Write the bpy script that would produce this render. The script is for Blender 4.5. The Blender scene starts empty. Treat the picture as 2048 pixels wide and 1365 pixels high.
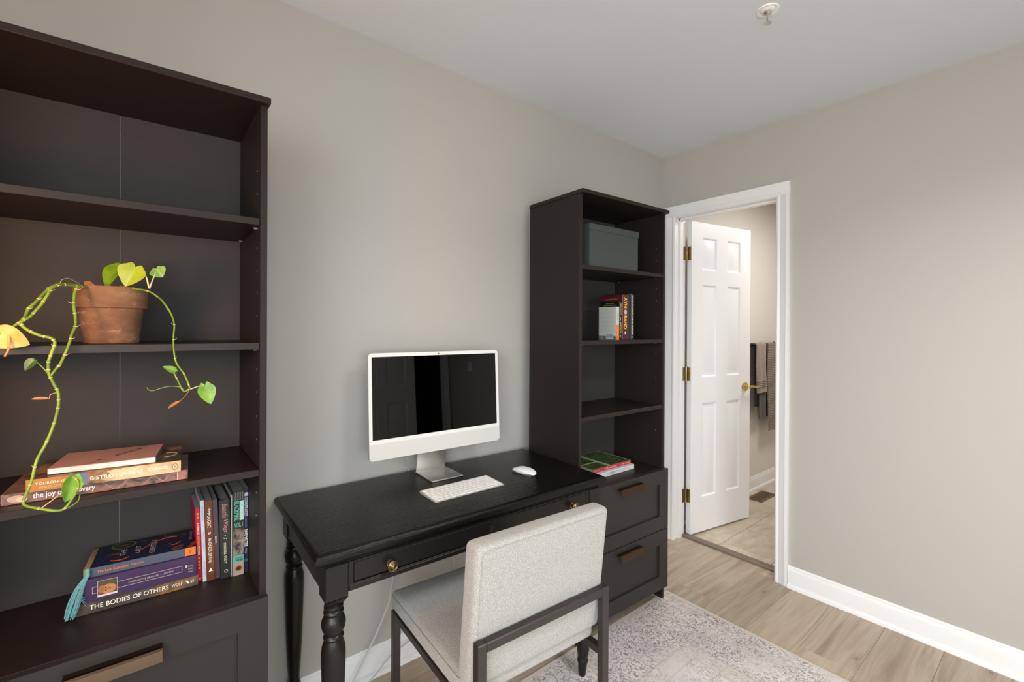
import bpy, bmesh, math, random
from mathutils import Vector, Matrix
random.seed(7)
S = bpy.context.scene
C = S.collection
PI = math.pi
# ------------------------------------------------------------------ camera
F = 921.53
cam_d = bpy.data.cameras.new('camera'); cam = bpy.data.objects.new('camera', cam_d); C.objects.link(cam)
cam_d.sensor_fit = 'HORIZONTAL'; cam_d.sensor_width = 36.0; cam_d.lens = 36.0*F/2048
cam_d.shift_y = (658.93-682.5)/2048; cam_d.clip_start = 0.02; cam_d.clip_end = 60
_r = Vector((0.7778018, -0.6284917, 0.0047529)); _d = Vector((0.0024178, -0.0045701, -0.9999866)); _f = Vector((0.6285050, 0.7778029, -0.0020351))
M = Matrix.Identity(4)
for i in range(3):
    M[i][0] = _r[i]; M[i][1] = -_d[i]; M[i][2] = -_f[i]
M[0][3], M[1][3], M[2][3] = -2.6289, -1.7085, 1.3345
cam.matrix_world = M
S.camera = cam
S.view_settings.view_transform = 'Standard'; S.view_settings.look = 'None'
S.view_settings.gamma = 1.0; S.view_settings.use_curve_mapping = False
S.view_settings.exposure = 0.0
# ------------------------------------------------------------------ world + lights
W = bpy.data.worlds.new('world'); S.world = W; W.use_nodes = True
W.node_tree.nodes['Background'].inputs[0].default_value = (0.78, 0.87, 1.0, 1)
W.node_tree.nodes['Background'].inputs[1].default_value = 1.2
def area(name, loc, target, sx, sy, power, col=(1, 1, 1), spread=180):
    l = bpy.data.lights.new(name, 'AREA'); l.shape = 'RECTANGLE'; l.size = sx; l.size_y = sy
    l.energy = power; l.color = col; l.spread = math.radians(spread)
    o = bpy.data.objects.new(name, l); C.objects.link(o); o.location = loc
    o.rotation_euler = (Vector(target)-Vector(loc)).to_track_quat('-Z', 'Y').to_euler()
    return o
def point(name, loc, power, col, r=.05):
    l = bpy.data.lights.new(name, 'POINT'); l.energy = power; l.color = col; l.shadow_soft_size = r
    o = bpy.data.objects.new(name, l); C.objects.link(o); o.location = loc
    return o
area('left_fill', (-3.68, -2.2, 1.3), (-1.0, -1.2, .15), 1.5, 1.3, 45, (0.90, 0.96, 1.0), 135)  # added light from the left, for flash as well as daylight; its window is unseen
area('front_fill', (-2.65, -3.5, 1.15), (-1.6, 0, .1), 1.4, 1.2, 27, (0.90, 0.96, 1.0), 150)  # added fill from behind the camera, standing in for bounce flash
area('ceiling_fill', (-1.35, -2.15, 2.37), (-1.35, -2.15, 0), .5, .5, 25, (0.99, 0.99, 1.0), 150)  # added downward fill that brightens floor and rug, no fixture known
area('bathroom_lamp_light', (1.1, -1.0, 2.38), (1.1, -.9, 0), .7, .5, 22, (1.0, 0.97, 0.94))
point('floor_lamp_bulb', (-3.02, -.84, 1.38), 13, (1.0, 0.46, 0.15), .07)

# ------------------------------------------------------------------ helpers
def lin(c):
    return tuple((x/12.92 if x <= .04045 else ((x+.055)/1.055)**2.4) for x in c)
def rgb(h):
    if isinstance(h, str):
        h = h.lstrip('#'); c = tuple(int(h[i:i+2], 16)/255 for i in (0, 2, 4))
    else: c = h
    return (*lin(c), 1.0)
class NT:
    def __init__(s, name):
        s.m = bpy.data.materials.new(name); s.m.use_nodes = True; s.t = s.m.node_tree
        s.b = s.t.nodes['Principled BSDF']
    def n(s, typ, **kw):
        x = s.t.nodes.new(typ)
        for k, v in kw.items(): setattr(x, k, v)
        return x
    def l(s, a, b): s.t.links.new(a, b)
    def coord(s, kind='Object', scale=(1, 1, 1), rnd=False):
        tc = s.n('ShaderNodeTexCoord'); mp = s.n('ShaderNodeMapping'); mp.inputs['Scale'].default_value = scale
        s.l(tc.outputs[kind], mp.inputs['Vector'])
        if rnd:
            oi = s.n('ShaderNodeObjectInfo'); ad = s.n('ShaderNodeVectorMath', operation='ADD')
            sc = s.n('ShaderNodeVectorMath', operation='SCALE'); sc.inputs['Scale'].default_value = 37.0
            cb = s.n('ShaderNodeCombineXYZ'); s.l(oi.outputs['Random'], cb.inputs[0]); s.l(oi.outputs['Random'], cb.inputs[1])
            s.l(cb.outputs[0], sc.inputs[0]); s.l(mp.outputs[0], ad.inputs[0]); s.l(sc.outputs[0], ad.inputs[1])
            return ad.outputs[0]
        return mp.outputs[0]
    def noise(s, vec, scale, detail=3, rough=.5, dist=0):
        x = s.n('ShaderNodeTexNoise'); x.inputs['Scale'].default_value = scale; x.inputs['Detail'].default_value = detail
        x.inputs['Roughness'].default_value = rough; x.inputs['Distortion'].default_value = dist
        s.l(vec, x.inputs['Vector']); return x.outputs['Fac']
    def ramp(s, fac, stops, interp='LINEAR'):
        x = s.n('ShaderNodeValToRGB'); cr = x.color_ramp; cr.interpolation = interp
        while len(cr.elements) < len(stops): cr.elements.new(.5)
        for e, (p, c) in zip(cr.elements, stops): e.position = p; e.color = rgb(c)
        s.l(fac, x.inputs[0]); return x.outputs[0]
    def mix(s, fac, a, b, mode='MIX'):
        x = s.n('ShaderNodeMix', data_type='RGBA', blend_type=mode)
        for sock, v in ((x.inputs[0], fac), (x.inputs[6], a), (x.inputs[7], b)):
            if hasattr(v, 'is_linked') or hasattr(v, 'links'): s.l(v, sock)
            elif isinstance(v, (float, int)): sock.default_value = v
            else: sock.default_value = v
        return x.outputs[2]
    def math(s, op, a, b=0.0, clamp=False):
        x = s.n('ShaderNodeMath', operation=op, use_clamp=clamp)
        for sock, v in ((x.inputs[0], a), (x.inputs[1], b)):
            if isinstance(v, (float, int)): sock.default_value = v
            else: s.l(v, sock)
        return x.outputs[0]
    def bump(s, h, strength=.2, dist=.001):
        x = s.n('ShaderNodeBump'); x.inputs['Strength'].default_value = strength; x.inputs['Distance'].default_value = dist
        s.l(h, x.inputs['Height']); s.l(x.outputs[0], s.b.inputs['Normal'])
    def col(s, c):
        if isinstance(c, (str, tuple)): s.b.inputs['Base Color'].default_value = rgb(c)
        else: s.l(c, s.b.inputs['Base Color'])
    def rough(s, r): s.b.inputs['Roughness'].default_value = r
def plain(name, c, rough=.5, metal=0., nscale=0, namt=.06, bump=0, bdist=.0005, spec=.5, stretch=(1, 1, 1), coat=0):
    m = NT(name); m.rough(rough); m.b.inputs['Metallic'].default_value = metal
    m.b.inputs['Specular IOR Level'].default_value = spec; m.b.inputs['Coat Weight'].default_value = coat
    if nscale:
        v = m.coord(scale=stretch); f = m.noise(v, nscale, 4)
        base = rgb(c); hi = tuple(min(1, x*(1+namt*2)) for x in base[:3])+(1,); lo = tuple(x*(1-namt*2) for x in base[:3])+(1,)
        m.l(m.mix(f, lo, hi), m.b.inputs['Base Color'])
        if bump: m.bump(f, bump, bdist)
    else: m.col(c)
    return m.m
def tex_ramp(name, stops, scale, rough=.5, detail=4, dist=0, stretch=(1, 1, 1), coat=0, nrough=.5, kind='Object'):
    m = NT(name); m.rough(rough); m.b.inputs['Coat Weight'].default_value = coat
    m.col(m.ramp(m.noise(m.coord(kind, stretch), scale, detail, nrough, dist), stops)); return m.m

def obj(name, bm, mat, parent=None, smooth=35, loc=None, rot=None):
    me = bpy.data.meshes.new(name); bm.normal_update(); bm.to_mesh(me); bm.free()
    for m in (mat if isinstance(mat, (list, tuple)) else [mat]): me.materials.append(m)
    if smooth:
        me.polygons.foreach_set('use_smooth', [True]*len(me.polygons)); me.set_sharp_from_angle(angle=math.radians(smooth))
    o = bpy.data.objects.new(name, me); C.objects.link(o)
    if parent: o.parent = parent
    if loc: o.location = loc
    if rot: o.rotation_euler = rot
    return o
def tag(o, label, cat, group=None):
    o['label'] = label; o['category'] = cat
    if group: o['group'] = group
    return o
def thing(name, label, cat, loc=(0, 0, 0), rotz=0, group=None):
    o = bpy.data.objects.new(name, None); C.objects.link(o); o.location = loc; o.rotation_euler = (0, 0, rotz); o.empty_display_size = .05
    return tag(o, label, cat, group)
def struct(o, label, cat='structure'):
    o['kind'] = 'structure'; o['label'] = label; o['category'] = cat; return o
def box(bm, x0, x1, y0, y1, z0, z1, bev=0, seg=1, mi=0):
    t = bmesh.new()
    v = [t.verts.new((x, y, z)) for z in (z0, z1) for y in (y0, y1) for x in (x0, x1)]
    for q in ((0, 2, 3, 1), (4, 5, 7, 6), (0, 1, 5, 4), (2, 6, 7, 3), (0, 4, 6, 2), (1, 3, 7, 5)): t.faces.new([v[i] for i in q])
    if bev: bmesh.ops.bevel(t, geom=t.edges[:], offset=bev, segments=seg, profile=.5, affect='EDGES')
    for f in t.faces: f.material_index = mi
    me = bpy.data.meshes.new('t'); t.to_mesh(me); t.free(); n = len(bm.faces); bm.from_mesh(me); bpy.data.meshes.remove(me)
    return bm
def B(*a, **k): return box(bmesh.new(), *a, **k)
def xform(bm, M): bmesh.ops.transform(bm, matrix=M, verts=bm.verts); return bm
def lathe(bm, prof, c=(0, 0, 0), seg=24, axis='z', cap=True):
    rings = []
    for r, z in prof:
        ring = []
        for i in range(seg):
            a = 2*PI*i/seg; p = (r*math.cos(a), r*math.sin(a), z)
            if axis == 'y': p = (p[0], z, p[1])
            if axis == 'x': p = (z, p[0], p[1])
            ring.append(bm.verts.new((c[0]+p[0], c[1]+p[1], c[2]+p[2])))
        rings.append(ring)
    for a, b in zip(rings, rings[1:]):
        for i in range(seg): bm.faces.new((a[i], a[(i+1) % seg], b[(i+1) % seg], b[i]))
    if cap: bm.faces.new(rings[0][::-1]); bm.faces.new(rings[-1])
    bmesh.ops.recalc_face_normals(bm, faces=bm.faces)
    return bm
def spline(pts, n=4):
    P = [Vector(p) for p in pts]; out = []
    for i in range(len(P)-1):
        p0 = P[max(i-1, 0)]; p1 = P[i]; p2 = P[i+1]; p3 = P[min(i+2, len(P)-1)]
        for k in range(n):
            t = k/n
            out.append(.5*((2*p1)+(p2-p0)*t+(2*p0-5*p1+4*p2-p3)*t*t+(3*p1-p0-3*p2+p3)*t**3))
    out.append(P[-1]); return out
def tube(bm, pts, r, seg=8, n=4, r1=None, bumps=None):
    P = spline(pts, n) if n > 1 else [Vector(p) for p in pts]
    L = len(P); rings = []; up = Vector((0, 0, 1)); prev = None
    for i, p in enumerate(P):
        d = (P[min(i+1, L-1)]-P[max(i-1, 0)]).normalized()
        if prev is None:
            a = d.cross(up if abs(d.z) < .9 else Vector((1, 0, 0))).normalized()
        else: a = (prev-d*prev.dot(d)).normalized()
        prev = a; b = d.cross(a)
        rr = r+((r1-r)*i/(L-1) if r1 is not None else 0)
        if bumps and i % bumps == 0: rr *= 1.28
        rings.append([bm.verts.new(p+(a*math.cos(2*PI*k/seg)+b*math.sin(2*PI*k/seg))*rr) for k in range(seg)])
    for A_, B_ in zip(rings, rings[1:]):
        for k in range(seg): bm.faces.new((A_[k], A_[(k+1) % seg], B_[(k+1) % seg], B_[k]))
    bm.faces.new(rings[0][::-1]); bm.faces.new(rings[-1])
    return bm
def panelled(bm, X0, X1, Z0, Z1, panels, y, rings):
    """flat front at plane y facing -y, with panels (x0,x1,z0,z1) formed by nested rings [(inset, depth)]"""
    xs = sorted({X0, X1, *[p[0] for p in panels], *[p[1] for p in panels]}); zs = sorted({Z0, Z1, *[p[2] for p in panels], *[p[3] for p in panels]})
    vc = {}
    def V(x, yy, z):
        k = (round(x, 5), round(yy, 5), round(z, 5))
        if k not in vc: vc[k] = bm.verts.new((x, yy, z))
        return vc[k]
    for i in range(len(xs)-1):
        for j in range(len(zs)-1):
            cx, cz = (xs[i]+xs[i+1])/2, (zs[j]+zs[j+1])/2
            if any(p[0] < cx < p[1] and p[2] < cz < p[3] for p in panels): continue
            bm.faces.new((V(xs[i], y, zs[j]), V(xs[i+1], y, zs[j]), V(xs[i+1], y, zs[j+1]), V(xs[i], y, zs[j+1])))
    for (a, b, c, d) in panels:
        prev = [(a, c), (b, c), (b, d), (a, d)]; py = y
        for ins, dep in rings:
            cur = [(a+ins, c+ins), (b-ins, c+ins), (b-ins, d-ins), (a+ins, d-ins)]; cy = y+dep
            for k in range(4):
                k2 = (k+1) % 4
                bm.faces.new((V(prev[k][0], py, prev[k][1]), V(prev[k2][0], py, prev[k2][1]), V(cur[k2][0], cy, cur[k2][1]), V(cur[k][0], cy, cur[k][1])))
            prev, py = cur, cy
        bm.faces.new([V(x, py, z) for x, z in prev])
def slab_front(X0, X1, Z0, Z1, y0, y1, panels, rings):
    """a board from y0 (front) to y1 with a panelled front"""
    bm = bmesh.new(); panelled(bm, X0, X1, Z0, Z1, panels, y0, rings)
    a = [bm.verts.new(p) for p in ((X0, y0, Z0), (X1, y0, Z0), (X1, y0, Z1), (X0, y0, Z1), (X0, y1, Z0), (X1, y1, Z0), (X1, y1, Z1), (X0, y1, Z1))]
    for q in ((1, 0, 4, 5), (2, 1, 5, 6), (3, 2, 6, 7), (0, 3, 7, 4), (5, 4, 7, 6)): bm.faces.new([a[i] for i in q])
    bmesh.ops.remove_doubles(bm, verts=bm.verts, dist=1e-6)
    return bm
def text_bm(s, w, h, bold=.0, shear=0.0, spacing=1.0):
    cu = bpy.data.curves.new('t', 'FONT'); cu.body = s; cu.size = 1; cu.offset = bold; cu.shear = shear; cu.space_character = spacing
    cu.resolution_u = 3; cu.align_x = 'LEFT'
    o = bpy.data.objects.new('t', cu); C.objects.link(o)
    dg = bpy.context.evaluated_depsgraph_get(); me = bpy.data.meshes.new_from_object(o.evaluated_get(dg))
    bm = bmesh.new(); bm.from_mesh(me); bpy.data.objects.remove(o); bpy.data.curves.remove(cu); bpy.data.meshes.remove(me)
    xs = [v.co.x for v in bm.verts]; ys = [v.co.y for v in bm.verts]
    x0, x1, y0, y1 = min(xs), max(xs), min(ys), max(ys)
    for v in bm.verts: v.co = Vector(((v.co.x-(x0+x1)/2)/(x1-x0)*w, (v.co.y-(y0+y1)/2)/(y1-y0)*h, 0))
    return bm
FRONT = Matrix(((1, 0, 0, 0), (0, 0, -1, 0), (0, 1, 0, 0), (0, 0, 0, 1)))     # text xy -> x,z facing -y
def lettering(s, w, h, at, mat, parent, M=FRONT, bold=0., shear=0., spacing=1., name='lettering'):
    bm = text_bm(s, w, h, bold, shear, spacing); xform(bm, M)
    return obj(name, bm, mat, parent, 0, loc=at)
def quad(name, pts, mat, parent):
    bm = bmesh.new(); bm.faces.new([bm.verts.new(p) for p in pts]); return obj(name, bm, mat, parent, 0)

# ------------------------------------------------------------------ materials
def wall_mat(name, c):
    m = NT(name); m.rough(.62); m.b.inputs['Specular IOR Level'].default_value = .35
    v = m.coord(); f = m.noise(v, 1.3, 2); base = rgb(c)
    m.l(m.mix(f, tuple(x*.985 for x in base[:3])+(1,), tuple(x*1.015 for x in base[:3])+(1,)), m.b.inputs['Base Color'])
    m.bump(m.noise(v, 260, 3), .06, .0006); return m.m
M_WALL = wall_mat('wall_paint_greige', '#bab6ae')
M_CEIL = wall_mat('ceiling_paint', '#dde2e6')
M_BWALL = wall_mat('bathroom_paint', '#e6dfd5')
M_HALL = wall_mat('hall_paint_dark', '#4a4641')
M_TRIM = plain('trim_white', '#f1f0ee', .35, nscale=3, namt=.01)
M_DOOR = plain('door_white', '#f2f1f0', .38, nscale=3, namt=.01)
M_DARK = plain('black_brown_foil', '#272220', .5, nscale=30, namt=.10, bump=.15, bdist=.0003, stretch=(1, 1, 14), spec=.22)
M_DARKH = plain('black_brown_foil_shelf', '#251d19', .42, nscale=30, namt=.10, bump=.15, bdist=.0003, stretch=(1, 14, 14), spec=.3)
M_BACK = plain('back_board', '#413e3c', .6, spec=.2, nscale=60, namt=.05, bump=.1, bdist=.0003, stretch=(1, 1, 4))
M_FRONT = plain('drawer_paint_black', '#2d2a29', .42, spec=.3, nscale=20, namt=.03)
M_STRIP = plain('joining_strip_grey', '#b9b4b0', .5)
M_PIN = plain('pin_metal', '#b8b6b2', .3, .8)
M_BRONZE = plain('handle_bronze', '#574638', .32, 1.0, nscale=40, namt=.05)
M_BRASS = plain('brass', '#efd486', .16, 1.0)
M_ABRASS = plain('antique_brass', '#7d6a4c', .36, 1.0, nscale=60, namt=.15)
M_HBRASS = plain('hinge_brass', '#a8976a', .35, .9, nscale=50, namt=.2)
def desk_mat():
    m = NT('desk_black_oak'); m.rough(.22); v = m.coord(scale=(1.3, 26, 26))
    f = m.noise(v, 3.0, 6, .65, 1.2); g = m.noise(m.coord(scale=(6, 120, 120)), 2.0, 4, .6)
    m.col(m.ramp(f, [(.3, '#0b0a0a'), (.7, '#191715')])); h = m.math('ADD', f, g); m.bump(h, .8, .0016)
    m.b.inputs['Specular IOR Level'].default_value = .24; return m.m
M_DESKTOP = desk_mat()
M_DESK = plain('desk_black_paint', '#181615', .33, spec=.32, nscale=14, namt=.06)
def floor_mat():
    m = NT('oak_plank'); m.rough(.42)
    v = m.coord('Object', (.75, 7.5, 1), rnd=True)
    f = m.noise(v, 2.2, 6, .6, 1.6)
    c = m.ramp(f, [(.25, '#9a846c'), (.45, '#bba58d'), (.6, '#c9b69f'), (.8, '#d4c3ae')])
    g = m.noise(m.coord('Object', (2, 80, 1), rnd=True), 3, 4)
    c = m.mix(m.math('MULTIPLY', g, .5), c, rgb('#8a745c'), 'MIX')
    k = m.n('ShaderNodeTexVoronoi'); k.inputs['Scale'].default_value = 1.0; k.voronoi_dimensions = '2D'; k.inputs['Randomness'].default_value = 1
    m.l(m.coord('Object', (2.4, 5.5, 1), rnd=True), k.inputs['Vector'])
    kf = m.ramp(k.outputs['Distance'], [(.0, '#ffffff'), (.05, '#777777'), (.15, '#000000')])
    bw = m.n('ShaderNodeRGBToBW'); m.l(kf, bw.inputs[0])
    c = m.mix(m.math('MULTIPLY', m.math('MULTIPLY', bw.outputs[0], m.math('GREATER_THAN', k.outputs['Color'], .62)), .7), c, rgb('#66543f'))
    oi = m.n('ShaderNodeObjectInfo'); hv = m.n('ShaderNodeHueSaturation'); m.l(c, hv.inputs['Color'])
    hv.inputs['Saturation'].default_value = .9
    m.l(m.math('ADD', m.math('MULTIPLY', oi.outputs['Random'], .26), .86), hv.inputs['Value'])
    m.col(hv.outputs[0]); m.bump(g, .08, .0004); return m.m
M_OAK = floor_mat()
M_SUB = plain('floor_base_dark', '#4a4036', .8)
def tile_mat():
    m = NT('bathroom_tile'); m.rough(.35); v = m.coord('Object', (1, 2.2, 1), rnd=True)
    m.col(m.ramp(m.noise(v, 4.5, 6, .6, 1.2), [(.3, '#b5a48f'), (.5, '#c9baa6'), (.7, '#d6c9b8')])); return m.m
M_TILE = tile_mat(); M_GROUT = plain('grout', '#d3c7b5', .8)
def rug_mat(hx, hy):
    m = NT('rug_woven'); m.rough(.95); m.b.inputs['Specular IOR Level'].default_value = .1
    tc = m.n('ShaderNodeTexCoord'); sp = m.n('ShaderNodeSeparateXYZ'); m.l(tc.outputs['Object'], sp.inputs[0])
    ax = m.math('SUBTRACT', hx, m.math('ABSOLUTE', sp.outputs[0])); ay = m.math('SUBTRACT', hy, m.math('ABSOLUTE', sp.outputs[1]))
    e = m.math('MINIMUM', ax, ay)
    v = m.coord()
    base = m.ramp(m.noise(v, 7, 3), [(.35, '#ded5cf'), (.65, '#f0e8e1')])
    big = m.noise(v, 5.5, 3, .6)
    fine = m.noise(v, 55, 5, .7, 1.6)
    w = m.n('ShaderNodeTexWave'); w.inputs['Scale'].default_value = 12; w.inputs['Distortion'].default_value = 20; w.inputs['Detail'].default_value = 4; w.inputs['Detail Scale'].default_value = 2.6
    m.l(v, w.inputs['Vector'])
    lines = m.ramp(w.outputs['Fac'], [(.0, '#ffffff'), (.22, '#ffffff'), (.34, '#000000')])
    bw = m.n('ShaderNodeRGBToBW'); m.l(lines, bw.inputs[0])
    msk = m.ramp(fine, [(.40, '#202020'), (.52, '#ffffff')]); bm2 = m.n('ShaderNodeRGBToBW'); m.l(msk, bm2.inputs[0])
    msb = m.ramp(big, [(.30, '#505050'), (.52, '#ffffff')]); bm3 = m.n('ShaderNodeRGBToBW'); m.l(msb, bm3.inputs[0])
    k = m.math('MULTIPLY', m.math('MULTIPLY', bw.outputs[0], bm2.outputs[0]), bm3.outputs[0])
    # denser in the wide border
    bord = m.math('LESS_THAN', e, .27)
    dens = m.math('ADD', m.math('MULTIPLY', bord, .30), .62)
    c = m.mix(m.math('MULTIPLY', k, dens), base, rgb('#8b8083'))
    sp2 = m.ramp(m.noise(v, 85, 2, .6), [(.52, '#000000'), (.62, '#ffffff')]); b4 = m.n('ShaderNodeRGBToBW'); m.l(sp2, b4.inputs[0])
    c = m.mix(m.math('MULTIPLY', m.math('MULTIPLY', b4.outputs[0], bm3.outputs[0]), .38), c, rgb('#a09594'))
    ln = m.math('LESS_THAN', m.math('ABSOLUTE', m.math('SUBTRACT', e, .275)), .006)
    ln2 = m.math('LESS_THAN', m.math('ABSOLUTE', m.math('SUBTRACT', e, .345)), .004)
    ln3 = m.math('LESS_THAN', m.math('ABSOLUTE', m.math('SUBTRACT', e, .06)), .005)
    c = m.mix(m.math('MULTIPLY', m.math('MAXIMUM', ln, m.math('MAXIMUM', ln2, ln3)), .22), c, rgb('#a79c98'))
    band = m.math('LESS_THAN', m.math('ABSOLUTE', m.math('SUBTRACT', e, .31)), .032)
    c = m.mix(m.math('MULTIPLY', band, .35), c, rgb('#e2d8ca'))
    c = m.mix(m.math('LESS_THAN', e, .018), c, rgb('#e2d6c7'))
    m.col(c); m.bump(m.noise(v, 700, 2), .4, .0015); return m.m
def fabric_mat(name, a, b, sc=420):
    m = NT(name); m.rough(.9); m.b.inputs['Specular IOR Level'].default_value = .15; m.b.inputs['Sheen Weight'].default_value = .25
    v = m.coord(scale=(1, 1, 1)); f = m.noise(v, sc, 2, .7); vo = m.n('ShaderNodeTexVoronoi'); vo.inputs['Scale'].default_value = sc*.9; m.l(v, vo.inputs['Vector'])
    h = m.math('ADD', f, m.math('MULTIPLY', vo.outputs['Distance'], -.8))
    m.col(m.ramp(h, [(.05, a), (.4, b)])); m.bump(h, .7, .0016); return m.m
M_FAB = fabric_mat('chair_boucle', '#9d9a93', '#cac7c0', 620)
M_METAL = plain('chair_frame_metal', '#373230', .4, .3, nscale=25, namt=.08)
M_ALU = plain('aluminium_silver', '#cfcdc8', .32, .85)
M_ALUW = plain('display_chin_silver', '#dcdad4', .4, .15)
M_BEZ = plain('display_bezel_white', '#e6e5e0', .35)
m_ = NT('display_glass'); m_.col('#010101'); m_.rough(.02); m_.b.inputs['Specular IOR Level'].default_value = .36; M_GLASS = m_.m
M_KEY = plain('key_white', '#efeeea', .5); M_WHITE = plain('white_gloss', '#f2f2f0', .18)
M_KBB = plain('keyboard_tray_silver', '#c2c0bb', .4, .5)
M_CORD = plain('cord_grey_white', '#c9c8c6', .5)
M_BLK = plain('black_matte', '#0d0d0d', .6)
M_VENT = plain('vent_bronze', '#7b6650', .5, .4); M_VENTD = plain('vent_dark', '#3a2d20', .7)
M_TOWB = fabric_mat('towel_beige', '#8d7f71', '#b7a896', 260)
M_TOWD = fabric_mat('towel_dark_grey', '#3a3634', '#55504d', 260)
def waffle():
    m = NT('towel_waffle_grey'); m.rough(.95); tc = m.n('ShaderNodeTexCoord'); w = m.n('ShaderNodeTexWave'); w.bands_direction = 'Z'; w.inputs['Scale'].default_value = 22
    w2 = m.n('ShaderNodeTexWave'); w2.bands_direction = 'X'; w2.inputs['Scale'].default_value = 22
    m.l(tc.outputs['Object'], w.inputs['Vector']); m.l(tc.outputs['Object'], w2.inputs['Vector'])
    h = m.math('ADD', w.outputs['Fac'], m.math('MULTIPLY', w2.outputs['Fac'], .4)); m.col(m.ramp(h, [(.1, '#6a5f56'), (.9, '#93877b')])); m.bump(h, .6, .003); return m.m
M_WAF = waffle()
M_PAGE = plain('paper_pages', '#cfc6b4', .85, nscale=300, namt=.05, stretch=(1, 1, 20))
M_PAGEG = plain('paper_pages_grey', '#aaa6a0', .85, nscale=300, namt=.05)
# ------------------------------------------------------------------ the setting
X0r, Y0r, H = -3.6, -3.4, 2.44
T = .115
wb = bmesh.new(); box(wb, X0r-T, T, 0, T, 0, H)
struct(obj('wall_back', wb, M_WALL, smooth=0), 'greige painted wall behind the desk and bookcases', 'wall')
# right wall with door opening
oy0, oy1, oz = -.708, -.072, 2.055
bm = bmesh.new(); box(bm, 0, T, Y0r-T, oy0, 0, H); box(bm, 0, T, oy1, 0, 0, H); box(bm, 0, T, oy0, oy1, oz, H)
struct(obj('wall_right', bm, M_WALL, smooth=0), 'greige painted wall on the right with the open bathroom doorway', 'wall')
# left wall with an opening added for the fill from the left
bm = bmesh.new(); wy0, wy1, wz0, wz1 = -3.0, -1.4, .6, 2.0
box(bm, X0r-T, X0r, Y0r-T, wy0, 0, H); box(bm, X0r-T, X0r, wy1, 0, 0, H); box(bm, X0r-T, X0r, wy0, wy1, 0, wz0); box(bm, X0r-T, X0r, wy0, wy1, wz1, H)
struct(obj('wall_left', bm, M_WALL, smooth=0), 'greige painted wall left of the tall bookcase, outside the frame', 'wall')
# front wall (behind the camera): opening added for the front fill, closed door leaf, dark doorway
bm = bmesh.new(); fx = [(-3.6, -3.4, 0, H), (-3.4, -1.9, 0, .5), (-3.4, -1.9, 1.9, H), (-1.9, -1.22, 0, H), (-1.22, -.03, 2.05, H), (-.03, 0, 0, H)]
for a, b, c, d in fx: box(bm, a, b, Y0r-T, Y0r, c, d)
struct(obj('wall_front', bm, M_WALL, smooth=0), 'greige painted wall opposite the desk, behind the camera', 'wall')
# unseen window frames with panes, added around the two fill lights
def window(name, axis, a0, a1, z0, z1, plane):
    r = bpy.data.objects.new(name, None); C.objects.link(r); struct(r, 'unseen white framed window added around a fill light', 'window')
    bm = bmesh.new(); t = .045
    def bx(a, b, c, d, e0=-.02, e1=.03):
        if axis == 'x': box(bm, plane+e0, plane+e1, a, b, c, d)
        else: box(bm, a, b, plane+e0, plane+e1, c, d)
    bx(a0, a0+t, z0, z1); bx(a1-t, a1, z0, z1); bx(a0, a1, z0, z0+t); bx(a0, a1, z1-t, z1); bx(a0, a1, (z0+z1)/2-.02, (z0+z1)/2+.02)
    obj('window_frame', bm, M_TRIM, r, 0)
    g = NT('window_glass') ; g.b.inputs['Transmission Weight'].default_value = 1; g.rough(0.0)
    bm = bmesh.new()
    if axis == 'x': box(bm, plane-.01, plane-.004, a0+t, a1-t, z0+t, z1-t)
    else: box(bm, a0+t, a1-t, plane-.01, plane-.004, z0+t, z1-t)
    obj('window_pane', bm, g.m, r, 0)
window('added_window_1', 'x', wy0, wy1, wz0, wz1, X0r-.19)
window('added_window_2', 'y', -3.4, -1.9, .5, 1.9, Y0r-.19)
struct(obj('ceiling', B(X0r-T, 2.75, Y0r-1.4, T, H, H+.1), M_CEIL, smooth=0), 'flat white painted ceiling', 'ceiling')
# floor: dark underlay with individual planks
fl = obj('floor', B(X0r-T, .085, Y0r-T, T, -.05, -.0085), M_SUB, smooth=0)
struct(fl, 'light greige oak plank floor', 'floor')
def plank_mesh(L, Wd):
    bm = B(0, L, 0, Wd, -.0085, 0, .0012); me = bpy.data.meshes.new('plank'); bm.to_mesh(me); bm.free(); me.materials.append(M_OAK); return me
PL = 1.22; seams = [-.38+.195*k for k in range(2, -17, -1)]
joint = {0: -.43, 3: -.46}
pc = {}
for ri, yt in enumerate(seams):
    k = ri-2; y1 = min(yt, T-.02); y0 = yt-.195
    y0 = max(y0, Y0r-T)
    j = {1: None}.get(0)
    base = joint.get(k, -.43+((k*0.437) % 1.22))
    x = base
    while x > X0r: x -= PL
    while x < .085:
        a, b = max(x, X0r), min(x+PL, .085)
        if b-a > .02 and y1-y0 > .02:
            key = (round(b-a, 3), round(y1-y0, 3))
            if key not in pc: pc[key] = plank_mesh(b-a-.0008, y1-y0-.0008)
            o = bpy.data.objects.new('plank', pc[key]); C.objects.link(o); o.parent = fl; o.location = (a, y0, 0)
        x += PL
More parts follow.
